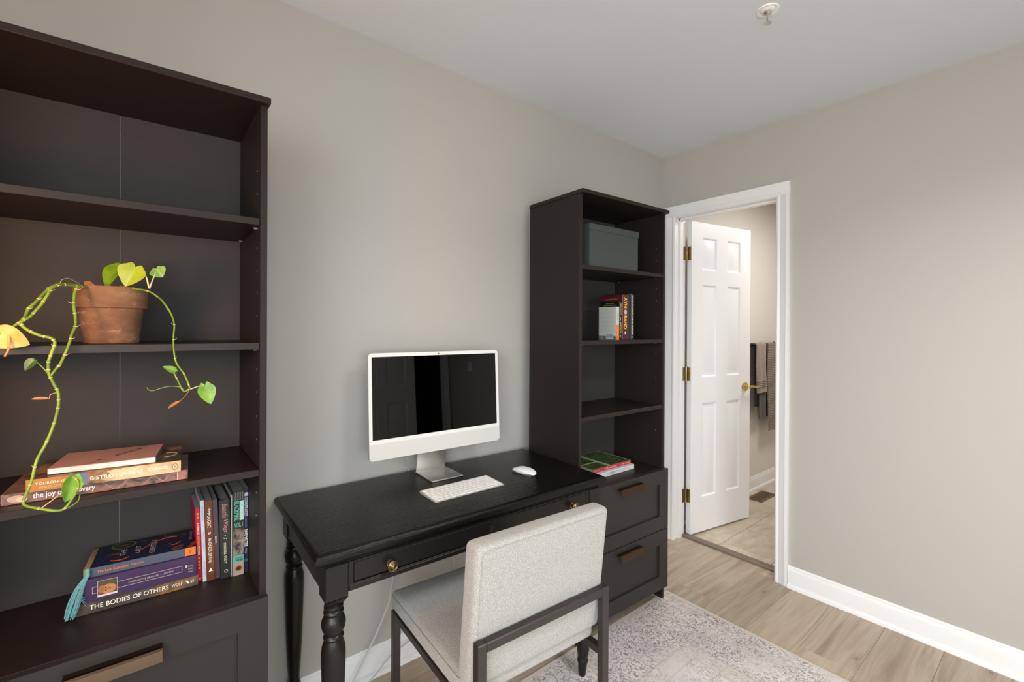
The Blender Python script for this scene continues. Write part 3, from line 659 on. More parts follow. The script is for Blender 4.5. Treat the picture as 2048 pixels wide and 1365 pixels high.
VINES={
 'front_branch':[(-2.7273,-0.31,1.4213),(-2.7323,-0.33,1.4219),(-2.7406,-0.345,1.4214),(-2.7524,-0.36,1.4218),(-2.7622,-0.375,1.4185),(-2.7695,-0.385,1.4107),(-2.7746,-0.395,1.3957),(-2.7825,-0.4,1.3771),(-2.79,-0.405,1.3637),(-2.7974,-0.41,1.3516),(-2.8039,-0.415,1.3456),(-2.8109,-0.42,1.3401),(-2.8197,-0.425,1.3303),(-2.8331,-0.43,1.3206),(-2.852,-0.43,1.316)],
 'back_branch':[(-2.728,-0.3,1.423),(-2.7418,-0.33,1.424),(-2.7617,-0.35,1.4229),(-2.7716,-0.365,1.415),(-2.7811,-0.375,1.4015),(-2.7915,-0.385,1.3826),(-2.8004,-0.395,1.3687),(-2.8041,-0.405,1.3518),(-2.8076,-0.415,1.3417),(-2.8046,-0.42,1.333),(-2.7934,-0.425,1.3233),(-2.7788,-0.43,1.3155),(-2.766,-0.433,1.3116),(-2.7595,-0.435,1.3046),(-2.7596,-0.437,1.2958),(-2.7645,-0.44,1.2761),(-2.7673,-0.44,1.2639),(-2.7672,-0.44,1.2492),(-2.7658,-0.44,1.2384),(-2.7602,-0.44,1.2223),(-2.7539,-0.44,1.2044),(-2.7528,-0.44,1.1895),(-2.7539,-0.44,1.1726),(-2.7591,-0.44,1.1436),(-2.7689,-0.445,1.1093),(-2.7818,-0.45,1.0764),(-2.7878,-0.455,1.0408),(-2.7939,-0.458,1.0192),(-2.7977,-0.46,0.9995),(-2.7779,-0.46,0.9865),(-2.7473,-0.46,0.9754),(-2.7333,-0.458,0.9911),(-2.7238,-0.455,1.0128),(-2.7243,-0.455,1.0274),(-2.7308,-0.455,1.0366)],
 'pot_branch':[(-2.7246,-0.325,1.4194),(-2.7312,-0.345,1.4198),(-2.7362,-0.36,1.4068),(-2.7373,-0.372,1.3829),(-2.7355,-0.378,1.3669),(-2.7335,-0.384,1.3501),(-2.7335,-0.39,1.3334),(-2.7376,-0.4,1.3184),(-2.7398,-0.412,1.3022),(-2.7462,-0.425,1.2761),(-2.7517,-0.433,1.2592),(-2.7584,-0.438,1.2476),(-2.7637,-0.44,1.2373)],
 'right_vine':[(-2.6648,-0.3,1.428),(-2.6503,-0.315,1.425),(-2.6345,-0.33,1.4216),(-2.6147,-0.345,1.417),(-2.6024,-0.355,1.4091),(-2.5876,-0.37,1.3932),(-2.5729,-0.385,1.3647),(-2.567,-0.395,1.3395),(-2.5686,-0.405,1.3145),(-2.569,-0.42,1.2838),(-2.5644,-0.425,1.2532),(-2.5508,-0.43,1.228),(-2.5418,-0.43,1.2024),(-2.5405,-0.43,1.1932),(-2.5494,-0.43,1.1876),(-2.5544,-0.43,1.1943),(-2.562,-0.43,1.2133),(-2.5695,-0.43,1.2321)],
 'tendril':[(-2.5579,-0.43,1.1985),(-2.5715,-0.43,1.2012),(-2.5867,-0.43,1.1998),(-2.6059,-0.43,1.1939),(-2.6136,-0.43,1.1967),(-2.6162,-0.43,1.2021)],
 'stem_yellow':[(-2.8232,-0.428,1.3319),(-2.8218,-0.43,1.313),(-2.8214,-0.435,1.2904),(-2.8262,-0.437,1.2765)],
 'petiole_dark':[(-2.7651,-0.44,1.2374),(-2.7755,-0.44,1.2545),(-2.7864,-0.44,1.2685)],
 'petiole_low':[(-2.7761,-0.46,0.9848),(-2.7639,-0.46,0.9944),(-2.7517,-0.458,1.0046)],
 'sheath_low':[(-2.7473,-0.46,0.9759),(-2.7348,-0.457,0.9788),(-2.7235,-0.455,0.9864),(-2.721,-0.455,0.9978)],
 'petiole_right':[(-2.5393,-0.43,1.1915),(-2.5261,-0.43,1.1966),(-2.5127,-0.43,1.2002)],
 'petiole_drop':[(-2.5405,-0.43,1.1897),(-2.5477,-0.43,1.1778),(-2.5569,-0.43,1.1674)],
 'petiole_top':[(-2.6123,-0.345,1.4235),(-2.6169,-0.34,1.448),(-2.6251,-0.335,1.4641),(-2.635,-0.33,1.4713)],
 'petiole_tall':[(-2.6114,-0.345,1.4224),(-2.6058,-0.34,1.4429),(-2.5993,-0.335,1.4626)],
 'stem_dry':[(-2.7567,-0.44,1.2034),(-2.7644,-0.44,1.2001),(-2.7657,-0.44,1.1924)],
 'root_arc':[(-2.7592,-0.36,1.4245),(-2.7567,-0.355,1.4324),(-2.7484,-0.345,1.437),(-2.7399,-0.335,1.433),(-2.7314,-0.32,1.427)],
}
LEAVES={
 'leaf_top_back':((-2.6662,-0.25,1.4795),(-2.6943,-0.285,1.4307),0.048,0),
 'leaf_top_front':((-2.6368,-0.33,1.4717),(-2.6561,-0.335,1.4273),0.056,1),
 'leaf_heart':((-2.5984,-0.335,1.471),(-2.5872,-0.34,1.4513),0.036,2),
 'leaf_right':((-2.5107,-0.43,1.1989),(-2.4994,-0.435,1.1544),0.036,2),
 'leaf_small':((-2.5671,-0.43,1.2334),(-2.5887,-0.435,1.2471),0.018,2),
 'leaf_dark':((-2.7864,-0.44,1.2685),(-2.8004,-0.44,1.249),0.02,3),
 'leaf_low':((-2.7301,-0.455,1.0355),(-2.7408,-0.462,0.9896),0.036,2),
 'leaf_yellow':((-2.8416,-0.432,1.3225),(-2.7951,-0.425,1.2962),0.048,4),
 'leaf_dry':((-2.7657,-0.44,1.1924),(-2.791,-0.44,1.1943),0.008,5),
 'leaf_dry_drop':((-2.5569,-0.43,1.1674),(-2.5803,-0.43,1.1529),0.009,5),
 'leaf_dry_pot':((-2.7264,-0.3,1.4332),(-2.7075,-0.31,1.4236),0.016,5),
}
CABLES=[
  [(-1.8531,-0.03,0.4306),(-1.8654,-0.035,0.3492),(-1.8737,-0.04,0.3253),(-1.8825,-0.042,0.2813),(-1.9024,-0.042,0.2391),(-1.9338,-0.042,0.1778),(-1.9664,-0.042,0.1261),(-2.0123,-0.05,0.0648),(-2.0555,-0.06,0.0141)],
  [(-1.5919,-0.03,0.3597),(-1.5843,-0.03,0.321),(-1.6157,-0.03,0.2086),(-1.6751,-0.03,0.1367),(-1.7325,-0.03,0.1042),(-1.8075,-0.035,0.0861),(-1.8789,-0.045,0.0739),(-1.9407,-0.06,0.0426),(-2.0087,-0.08,0.0213)],
  [(-1.8509,-0.1,0.8509),(-1.8251,-0.06,0.8125),(-1.8043,-0.035,0.7813),(-1.7881,-0.02,0.7587)],
]
# ------------------------------------------------------------------ cords
for i, (pts, lb) in enumerate(zip(CABLES, ('grey-white power cord hanging from the desk to the floor beside the front leg', 'thin grey-white cord sweeping along the baseboard behind the chair', 'short white cord looping down behind the computer stand'))):
    tag(obj('power_cord', tube(bmesh.new(), pts, .0034 if i != 1 else .0024, 8, 5), M_CORD), lb, 'cord')
# ------------------------------------------------------------------ sprinkler
sp = thing('sprinkler_head', 'small metal fire sprinkler head in a white ring on the ceiling', 'sprinkler', (-.943, -1.02, 2.44), .5)
bm = bmesh.new(); lathe(bm, [(.014, -.006), (.020, -.004), (.024, -.001), (.030, -.003), (.034, -.0035), (.036, 0)], (0, 0, 0), 32); obj('escutcheon', bm, M_WHITE, sp, 40)
bm = bmesh.new(); lathe(bm, [(.013, 0), (.013, -.012), (.008, -.016)], (0, 0, 0), 12); tube(bm, [(-.008, 0, -.012), (-.013, 0, -.022), (-.010, 0, -.034), (-.002, 0, -.042)], .0024, 8); tube(bm, [(.008, 0, -.012), (.013, 0, -.022), (.010, 0, -.034), (.002, 0, -.042)], .0024, 8)
obj('frame_arms', bm, M_ALU, sp, 40)
bm = bmesh.new(); lathe(bm, [(.003, -.040), (.005, -.043), (.012, -.045), (.0125, -.0465), (.004, -.048)], (0, 0, 0), 16); obj('deflector', bm, M_ALU, sp, 30)
bm = bmesh.new(); lathe(bm, [(.0012, -.018), (.0026, -.022), (.0026, -.036), (.0012, -.040)], (0, 0, 0), 10); obj('glass_bulb', bm, plain('bulb_red', '#7a2c18', .1), sp, 40)
# ------------------------------------------------------------------ bathroom things
fv = thing('floor_vent', 'brown metal floor register beside the bathroom baseboard', 'vent', (1.235, -.108, 0))
bm = bmesh.new(); ox, oy, ix, iy = .138, .058, .118, .038
for a in ((-ox, ox, -oy, -iy), (-ox, ox, iy, oy), (-ox, -ix, -iy, iy), (ix, ox, -iy, iy)): box(bm, *a, .0002, .005, .001)
obj('frame', bm, M_VENT, fv, 0); obj('well', B(-ix, ix, -iy, iy, .0002, .001), M_VENTD, fv, 0)
for k in range(22): obj('slat', B(-ix+.003+k*.0107, -ix+.0085+k*.0107, -iy, iy, .001, .0042), M_VENT, fv, 0)
tb = thing('towel_bar', 'dark bronze towel bar on the bathroom wall behind the door', 'towel bar', (1.13, .012, 1.205))
M_BAR = plain('bar_bronze', '#4a3d33', .35, .8)
bm = bmesh.new(); lathe(bm, [(.0075, 0), (.0075, .66)], (-.03, -.062, 0), 14, 'x'); obj('bar', bm, M_BAR, tb, 40)
for x in (-.02, .615):
    bm = bmesh.new(); lathe(bm, [(.024, 0), (.024, -.006), (.013, -.012), (.009, -.02), (.009, -.062), (.012, -.068), (.004, -.074)], (x, 0, 0), 16, 'y'); obj('bracket', bm, M_BAR, tb, 40)
def towel(name, label, x0, x1, zf, zb, mat, yf, yb, top=1.216, waves=2, amp=.006, bands=(), skew=0, th=.007):
    """a folded towel draped over the bar: front drop to zf, back drop to zb"""
    bm = bmesh.new(); path = []
    for i in range(17): path.append((yf, zf+(top-.012-zf)*i/16))
    for k in range(1, 8):
        a = PI*k/8; path.append(((yf+yb)/2+(yf-yb)/2*math.cos(a), top-.012+.014*math.sin(a)))
    for i in range(17): path.append((yb, top-.012-(top-.012-zb)*i/16))
    NX = 14; G = []
    for j, (y, z) in enumerate(path):
        row = []
        d = max(0, (1.205-z)); 
        for i in range(NX+1):
            u = i/NX; x = x0+(x1-x0)*u + (skew*d if j < 17 else skew*d*.5)
            yy = y - amp*math.sin(u*PI*2*waves+z*4)*min(1, d*6)*(1 if j < 17 else .4)
            for bz in bands:
                if j < 17 and abs(z-bz) < .02: yy += .0
            row.append(bm.verts.new((x, yy, z)))
        G.append(row)
    for a, b in zip(G, G[1:]):
        for i in range(NX): bm.faces.new((a[i], a[i+1], b[i+1], b[i]))
    bmesh.ops.recalc_face_normals(bm, faces=bm.faces)
    bmesh.ops.solidify(bm, geom=bm.faces[:], thickness=th)
    o = obj(name, bm, mat, smooth=70); tag(o, label, 'towel'); return o
tw = towel('hand_towel', 'beige hand towel with woven bands folded over the towel bar', 1.175, 1.345, .825, .89, M_TOWB, -.090, -.016, skew=.06, top=1.226)
for z in (.875, .89, .905, .92):
    obj('woven_band', B(1.178+.06*(1.205-z), 1.342+.06*(1.205-z), -.0985, -.0885, z-.0035, z+.0035, .002), M_TOWB, tw, 0)
towel('towel', 'dark grey towel hanging behind the beige hand towel', 1.268, 1.392, .612, .7, M_TOWD, -.070, -.033, waves=1, amp=.002, top=1.2165, th=.003)
towel('bath_towel', 'long grey-brown waffle-weave towel at the right end of the bar', 1.400, 1.73, .495, .6, M_WAF, -.084, -.022, waves=3, skew=.02, top=1.224)
# ------------------------------------------------------------------ storage box
sb = bpy.data.objects.new('storage_box', None); C.objects.link(sb); sb.matrix_world = TB @ Matrix.Translation((.067, -.322, 1.6042)); tag(sb, 'dark grey lidded storage box on the top shelf of the right bookcase', 'box')
M_BOX = plain('box_grey', '#3b403d', .7, nscale=80, namt=.03, bump=.1)
obj('box_body', B(.003, .327, .003, .24, 0, .165, .001), M_BOX, sb, 0); obj('lid', B(0, .330, 0, .243, .155, .183, .0015), M_BOX, sb, 0)
# ------------------------------------------------------------------ books
_mc = {}
def MC(c, rough=.45):
    k = (c, rough)
    if k not in _mc: _mc[k] = plain('print_'+str(c).strip('#'), c, rough)
    return _mc[k]
def book(name, label, L, D, Tk, cover, pages, hard=True, group=None, upright=False, cat='book', spine=None, under=0.0, ct=None):
    """local: spine along +x (0..L) facing -y at y=0, depth +y, thickness z. upright turns it so that x runs down."""
    root = thing(name, label, cat, group=group)
    piv = bpy.data.objects.new('cover', None)
    ct = ct or (.0022 if hard else .0007); ov = .003 if hard else 0
    mm = [cover, spine or cover]
    bm = bmesh.new()
    box(bm, 0, L, 0.0006, D, 0, ct, .0003, mi=0); box(bm, 0, L, 0.0006, D, Tk-ct, Tk, .0003, mi=0); box(bm, 0, L, 0, ct, 0, Tk, .0006, mi=1)
    A = Matrix.Identity(4)
    if upright: A = Matrix.Translation((0, 0, L)) @ Matrix.Rotation(PI/2, 4, 'Y')
    c = obj('cover', xform(bm, A), mm, root, 0)
    obj('pages', xform(B(ov-under, L-ov, ct, D-ov, ct, Tk-ct), A), pages, root, 0)
    return root, c, A
def stext(root, A, s, x0, x1, z0, z1, mat, y=-.0006, **k):
    bm = text_bm(s, x1-x0, z1-z0, **k); xform(bm, A @ Matrix.Translation(((x0+x1)/2, y, (z0+z1)/2)) @ FRONT); return obj('lettering', bm, mat, root, 0)
def patch(root, A, x0, x1, z0, z1, mat, y=-.0003, name='printed_patch'):
    bm = bmesh.new(); bm.faces.new([bm.verts.new(p) for p in ((x0, y, z0), (x1, y, z0), (x1, y, z1), (x0, y, z1))]); return obj(name, xform(bm, A), mat, root, 0)
def disc(root, A, cx, cz, rx, rz, mat, y=-.0005, plane='front', name='printed_patch', n=18):
    bm = bmesh.new()
    f = (lambda a: (cx+rx*math.cos(a), y, cz+rz*math.sin(a))) if plane == 'front' else (lambda a: (cx+rx*math.cos(a), cz+rz*math.sin(a), y))
    bm.faces.new([bm.verts.new(f(2*PI*i/n)) for i in range(n)]); return obj(name, xform(bm, A), mat, root, 0)
I4 = Matrix.Identity(4)
M_JOY = tex_ramp('joy_cover_photo', [(.3, '#2e2320'), (.45, '#6e5148'), (.6, '#8c6a5d'), (.75, '#3b2c26')], 28, .35, 5, 1.5, (1, 1, 1))
M_BIS = tex_ramp('bistro_cover_photo', [(.3, '#241b14'), (.5, '#54402c'), (.62, '#a07a4c'), (.8, '#2a211b')], 16, .3, 4, .8, (1, 1, 1))
W_ = MC('#f3efe6')
g1 = 'book stack beneath the plant'
r, c, A = book('cookbook', 'large brown hardcover at the bottom of the stack under the plant, white lower-case title', .307, .165, .0225, M_JOY, M_PAGE, group=g1)
r.location = (-2.845, -.350, .9725); r.rotation_euler = (0, 0, math.radians(-4))
stext(r, A, 'the joy of discovery', .046, .142, .0035, .0185, W_, bold=.015)
disc(r, A, .022, .011, .013, .007, MC('#b59a86')); disc(r, A, .030, .009, .008, .006, MC('#cdb6a2'), y=-.0007)
M_DIA = MC('#c28b73')
for x in (.162, .188, .232, .250, .268):
    bm = bmesh.new(); s_ = .010 if x in (.188, .268, .232) else -.010
    bm.faces.new([bm.verts.new(p) for p in ((x-s_, -.0004, .002), (x-s_+.0016, -.0004, .002), (x+s_+.0016, -.0004, .0205), (x+s_, -.0004, .0205))]); obj('printed_patch', bm, M_DIA, r, 0)
patch(r, A, .286, .303, .001, .0215, MC('#a86a5c')); patch(r, A, .286, .288, .001, .0215, MC('#dfb0a6'), y=-.0005)
r, c, A = book('cookbook', 'tan and brown hardcover cookbook in the middle of the stack under the plant', .256, .168, .0265, M_BIS, M_PAGE, group=g1)
r.location = (-2.808, -.366, .9955); r.rotation_euler = (0, 0, math.radians(-4))
patch(r, A, .0005, .078, .0005, .026, MC('#a8722a')); patch(r, A, .068, .093, .0005, .026, MC('#6373a0'), y=-.0005)
M_TAN = tex_ramp('bistro_spine_tan', [(.3, '#a88a62'), (.6, '#d6bd92'), (.8, '#c2a474')], 20, .4)
patch(r, A, .150, .2555, .0005, .026, M_TAN); disc(r, A, .142, .013, .03, .0125, M_TAN, y=-.0004); disc(r, A, .118, .016, .012, .008, MC('#8a6231'), y=-.0004)
stext(r, A, 'TOURONDEL', .014, .062, .0135, .0185, W_, y=-.0009); stext(r, A, 'SEICOLOGI', .020, .052, .0060, .0100, MC('#e0c088'), y=-.0009)
stext(r, A, 'BISTRO', .098, .136, .0085, .0165, W_, y=-.0009, bold=.01); stext(r, A, 'LAURENT', .146, .186, .0100, .0170, W_, y=-.0009); patch(r, A, .1405, .1410, .008, .018, W_, y=-.0009); patch(r, A, .1905, .1910, .010, .018, MC('#7d6a50'), y=-.0009)
stext(r, A, 'TOURONDEL', .195, .232, .0115, .0180, W_, y=-.0009)
disc(r, A, .2445, .0135, .0062, .0078, MC('#8b7455'), y=-.0008); disc(r, A, .2445, .0135, .0042, .0058, MC('#cdb48a'), y=-.0010); stext(r, A, '5', .2430, .2462, .0105, .0165, MC('#5a4630'), y=-.0012)
bm = bmesh.new(); tube(bm, [(.222, .052, .0268), (.240, .058, .0268), (.247, .075, .0268), (.238, .093, .0268), (.225, .096, .0268)], .0008, 5); obj('cup_rim_print', bm, MC('#b9aea2'), r, 0)
M_PINK = plain('notebook_pink', '#b8877a', .55, nscale=14, namt=.06)
r, c, A = book('notebook', 'pink notebook with black script lying on top of the stack under the plant', .181, .140, .0128, M_PINK, plain('page_edge_pink', '#e9cfc9', .7), True, g1, ct=.0016)
# page block faces the viewer: turn the book so that the spine is at the right
r.location = (-2.5995, -.3735, 1.0225)
r.rotation_euler = (0, 0, math.radians(-8))
for ch_ in list(r.children):
    for v in ch_.data.vertices: v.co.x -= .181
obj('page_edge', B(-.1795, -.001, -.0008, .002, .0012, .0116), plain('page_edge_pale', '#efd9d4', .7), r, 0)
obj('spine', B(-.0015, .0006, 0, .139, 0, .0128, .0005), plain('notebook_spine_grey', '#6b5a5a', .5), r, 0)
bm = text_bm('v    always', .105, .017, shear=.35); xform(bm, Matrix.Translation((-.073, .070, .0132)) @ Matrix.Rotation(math.radians(52), 4, 'Z')); obj('lettering', bm, MC('#241c1c'), r, 0)
# lower stack
g2 = 'book stack on the bottom shelf'
M_WOLF = tex_ramp('wolf_jacket', [(.35, '#3a322b'), (.55, '#544a3f'), (.7, '#8a6636'), (.8, '#4b433a')], 9, .35, 3, .5)
r, c, A = book('novel', 'dark olive-brown hardcover at the bottom of the bottom-shelf stack, white capital title', .239, .138, .0275, M_WOLF, M_PAGE, group=g2)
r.location = (-2.7455, -.233, .6525); r.rotation_euler = (0, 0, math.radians(-2.5))
stext(r, A, 'THE BODIES OF OTHERS', .026, .176, .0095, .0205, W_, bold=.004); stext(r, A, 'WOLF', .182, .205, .0110, .0190, W_)
bm = bmesh.new(); bm.faces.new([bm.verts.new(p) for p in ((.211, -.0006, .019), (.216, -.0006, .018), (.2205, -.0006, .010), (.2165, -.0006, .0105))]); obj('printed_patch', bm, W_, r, 0); stext(r, A, 'all', .222, .229, .011, .019, W_)
M_PUR = plain('bronte_purple', '#3f2c52', .32)
r, c, A = book('novel', 'thick purple hardcover with a small portrait, in the middle of the bottom-shelf stack', .221, .132, .054, M_PUR, M_PAGE, group=g2)
r.location = (-2.7315, -.235, .6803); r.rotation_euler = (0, 0, math.radians(-3.5))
gd = MC('#cdbfae')
patch(r, A, .026, .0625, .0075, .0455, gd, y=-.0003); patch(r, A, .0268, .0617, .0083, .0447, MC('#4f463b'), y=-.0005)
disc(r, A, .0455, .0235, .0150, .0110, MC('#b97f4c'), y=-.0007, name='portrait'); disc(r, A, .0330, .0250, .006, .0095, MC('#a06a3c'), y=-.0008)
patch(r, A, .0268, .0617, .0083, .0125, MC('#d9d0c4'), y=-.0009); 
for q in ((.041, .0275), (.041, .0205)): disc(r, A, q[0], q[1], .0014, .0022, MC('#4d2f1e'), y=-.0010)
bm = bmesh.new(); tube(bm, [(.043, -.0011, .024), (.049, -.0011, .0245), (.0495, -.0011, .022)], .0005, 4); obj('portrait_lines', bm, MC('#5c3a24'), r, 0)
for a in ((.0165, .026, .0335, .0343), (.0165, .026, .0187, .0195), (.0165, .0173, .0187, .0343), (.0625, .190, .0335, .0343), (.0625, .190, .0187, .0195), (.1892, .190, .0187, .0343)): patch(r, A, *a, gd, y=-.0004, name='printed_border')
stext(r, A, 'CHARLOTTE BRONTË  •', .083, .147, .0235, .0290, gd); stext(r, A, 'Jane Eyre', .151, .172, .0232, .0300, gd, shear=.4)
for k, s_ in enumerate(('Barnes', '& Noble', 'Classics')): stext(r, A, s_, .203, .213, .028-.007*k, .0315-.007*k, gd)
disc(r, A, .199, .030, .0022, .004, gd, y=-.0006)
M_CUE = tex_ramp('cuentista_cover', [(.30, '#0c0f22'), (.48, '#191f45'), (.58, '#10132a'), (.64, '#9c4a22'), (.70, '#121631')], 14, .25, 5, 1.6)
r, c, A = book('novel', 'navy and orange paperback lying on top of the bottom-shelf stack', .209, .125, .0215, M_CUE, plain('page_tan', '#b09058', .85), False, g2, spine=plain('cuentista_spine', '#4b5566', .35), under=.011)
r.location = (-2.7205, -.225, .7348); r.rotation_euler = (0, 0, math.radians(-5))
OR = MC('#e07a3c')
stext(r, A, 'The Last Cuentista', .014, .072, .0072, .0140, OR, bold=.012); stext(r, A, 'Higuera', .077, .101, .0066, .0140, OR)
patch(r, A, .186, .2085, .0008, .0207, MC('#e8761e')); disc(r, A, .197, .011, .003, .0045, MC('#b5561a'), y=-.0005)
disc(r, A, .052, .108, .026, .022, MC('#7d7444'), y=.0218, plane='top'); disc(r, A, .052, .108, .021, .017, MC('#2c2c20'), y=.0219, plane='top')
def toptext(r, s, cx, cy, w, h, mat, z, rot=90, **k):
    bm = text_bm(s, w, h, **k); xform(bm, Matrix.Translation((cx, cy, z)) @ Matrix.Rotation(math.radians(rot), 4, 'Z')); obj('lettering', bm, mat, r, 0)
toptext(r, 'NEWBERY', .052, .108, .024, .006, MC('#b9ac7a'), .0220, 0)
toptext(r, 'THE', .056, .060, .040, .011, MC('#c9c4bd'), .0219); toptext(r, 'LAST', .085, .060, .045, .011, MC('#c9c4bd'), .0219); toptext(r, 'CUENTISTA', .116, .062, .085, .012, MC('#c9c4bd'), .0219)
toptext(r, 'HIGUERA', .196, .085, .060, .007, MC('#a8a29a'), .0219)
for pts in ([(.035, .022), (.050, .014), (.064, .018), (.070, .026)], [(.09, .05), (.115, .085), (.145, .10), (.165, .095)], [(.15, .055), (.160, .042), (.17, .05), (.175, .062)]):
    bm = bmesh.new(); tube(bm, [(a, b, .0219) for a, b in pts], .0009, 4); obj('printed_swirl', bm, MC('#d4541e'), r, 0)
# upright books
g3 = 'upright books at the right of the bottom shelf'
def upright(label, xr, w, h, d, y, cover, pages=M_PAGEG, lean=0, name='book', hard=False, spine=None):
    r, c, A = book(name, label, h, d, w, cover, pages, hard, g3, True, spine=spine)
    r.location = (xr-w, y, .6523); r.rotation_euler = (0, math.radians(lean), 0)
    return r, A
LN = -1.9
r, A = upright('narrow crimson paperback leaning first in the upright row', -2.4965, .0105, .199, .13, -.229, plain('crimson', '#b01438', .35), lean=LN)
stext(r, A, "A PARALLEL", .040, .072, .0028, .0078, W_); stext(r, A, 'AND YOUR', .075, .100, .0028, .0078, MC('#e8a02c')); stext(r, A, 'RETHINK', .103, .128, .0028, .0078, W_)
for x in (.016, .026, .135, .144, .153, .162, .190): disc(r, A, x, .0053, .0026, .0026, MC('#d9a52e'))
r, A = upright('slim white-spined paperback, second in the upright row', -2.4875, .0082, .219, .142, -.236, plain('white_spine', '#c9c8d2', .4), lean=LN)
for a, b in ((.015, .055), (.085, .130), (.165, .205)): stext(r, A, 'THINGS' if a < .05 else ('HIGH TIDE' if a < .1 else 'COLLECTED'), a, b, .0022, .0062, MC('#8c98b4'))
M_MAG = tex_ramp('magic_cover', [(.3, '#3c1f14'), (.5, '#643618'), (.65, '#8a541f'), (.8, '#331a14')], 14, .35, 3, .4)
r, A = upright('copper-brown paperback with a red seal, third in the upright row', -2.4690, .0178, .217, .145, -.240, M_MAG, lean=LN)
stext(r, A, 'the', .020, .033, .0080, .0140, W_, shear=.3); stext(r, A, 'MAGIC', .034, .074, .0050, .0128, W_)
disc(r, A, .088, .0090, .0078, .0060, MC('#6e1512')); stext(r, A, 'S', .0845, .0915, .0060, .0120, W_, y=-.0008); stext(r, A, 'RHONDA BYRNE', .103, .168, .0050, .0125, W_)
bm = bmesh.new(); bm.faces.new([bm.verts.new((p[0], -.0006, p[1])) for p in ((.192, .004), (.192, .0135), (.182, .0088))]); obj('printed_patch', xform(bm, A), W_, r, 0)
r, A = upright('plain plum-grey paperback, fourth in the upright row', -2.4568, .0120, .215, .145, -.238, plain('plum_grey', '#4d3c44', .4), lean=LN)
stext(r, A, 'Dawn', .100, .118, .0035, .0080, W_)
r, A = upright('dark green-black hardcover with pink script title, fifth in the upright row', -2.4318, .0248, .214, .15, -.250, plain('green_black', '#25292a', .4), lean=LN+.4, hard=True)
stext(r, A, 'Beautiful', .012, .052, .007, .0195, MC('#cf8f90'), shear=.4); stext(r, A, 'Wings', .056, .090, .007, .0195, MC('#cf8f90'), shear=.4); stext(r, A, 'melissa marr', .118, .175, .0085, .0165, MC('#cfc79e'), bold=.01)
for x, z in ((.098, .0125), (.105, .010), (.107, .015)): disc(r, A, x, z, .0012, .0012, W_)
disc(r, A, .195, .0125, .0045, .0045, MC('#bfb8aa')); disc(r, A, .195, .0125, .0028, .0028, MC('#25292a'), y=-.0008)
r, A = upright('very thin pale grey and green booklet squeezed in mid-row', -2.4297, .0040, .222, .15, -.250, plain('pale_green_grey', '#a3aa9c', .5))
M_BMC = tex_ramp('blackmail_photo', [(.35, '#2b2725'), (.5, '#7d736c'), (.65, '#a3998f'), (.8, '#3a3532')], 60, .4, 4, .5)
r, A = upright('thick paperback with a teal title band and photo strip, second from the row end', -2.4032, .0262, .232, .15, -.254, plain('blackmail_black', '#2a2725', .4))
TEAL = MC('#5fb7a2')
patch(r, A, .104, .178, .0005, .0257, M_BMC); patch(r, A, .178, .196, .0005, .0257, TEAL); patch(r, A, .196, .2318, .0005, .0257, MC('#a8988c'))
patch(r, A, .028, .082, .0155, .0257, MC('#9cc9bd')); stext(r, A, 'ONE NATION UNDER', .030, .080, .0168, .0245, MC('#e9f2ee'), y=-.0007)
stext(r, A, 'BLACKMAIL', .028, .082, .0025, .0145, TEAL, bold=.02)
def htext(r, s, x0, x1, z0, z1, mat, y=-.0008, **k):
    bm = text_bm(s, x1-x0, z1-z0, **k); xform(bm, Matrix.Translation(((x0+x1)/2, y, (z0+z1)/2)) @ FRONT); obj('lettering', bm, mat, r, 0)
htext(r, 'VOL. 1', .003, .0235, .232-.100, .232-.087, TEAL, bold=.02); htext(r, 'WHITNEY', .0055, .0235, .0455, .0505, MC('#28302c'), y=-.0008); htext(r, 'WEBB', .0055, .0235, .0385, .0445, MC('#28302c'), y=-.0008, bold=.02)
disc(r, A, .213, .0135, .0075, .0085, MC('#8a6a2c'), y=-.0007); disc(r, A, .213, .0135, .0048, .0056, MC('#3a2c14'), y=-.0009)
for k in range(4): stext(r, A, 'SEX BLACKMAIL SPIES', .004, .025, .004+.0055*k, .0075+.0055*k, MC('#a89f96'))
r, A = upright('navy paperback with white block lettering, last in the row against the bookcase side', -2.3918, .0122, .234, .15, -.249, plain('navy_spine', '#20253f', .35))
patch(r, A, .012, .022, .001, .0112, MC('#b9bcc6')); stext(r, A, 'CONSPIRACIES', .026, .078, .0022, .0106, MC('#c9ccd6'), bold=.02); stext(r, A, 'MEMOIRS AND ESSAYS', .083, .110, .004, .0075, MC('#8b90a6')); stext(r, A, 'DAVID MELTZER', .114, .163, .0022, .0100, W_, bold=.02)
stext(r, A, 'PRESS', .168, .182, .004, .0085, MC('#a8abb8')); disc(r, A, .2, .006, .004, .0035, MC('#7f86a2')); disc(r, A, .2, .006, .0025, .002, MC('#20253f'), y=-.0008)
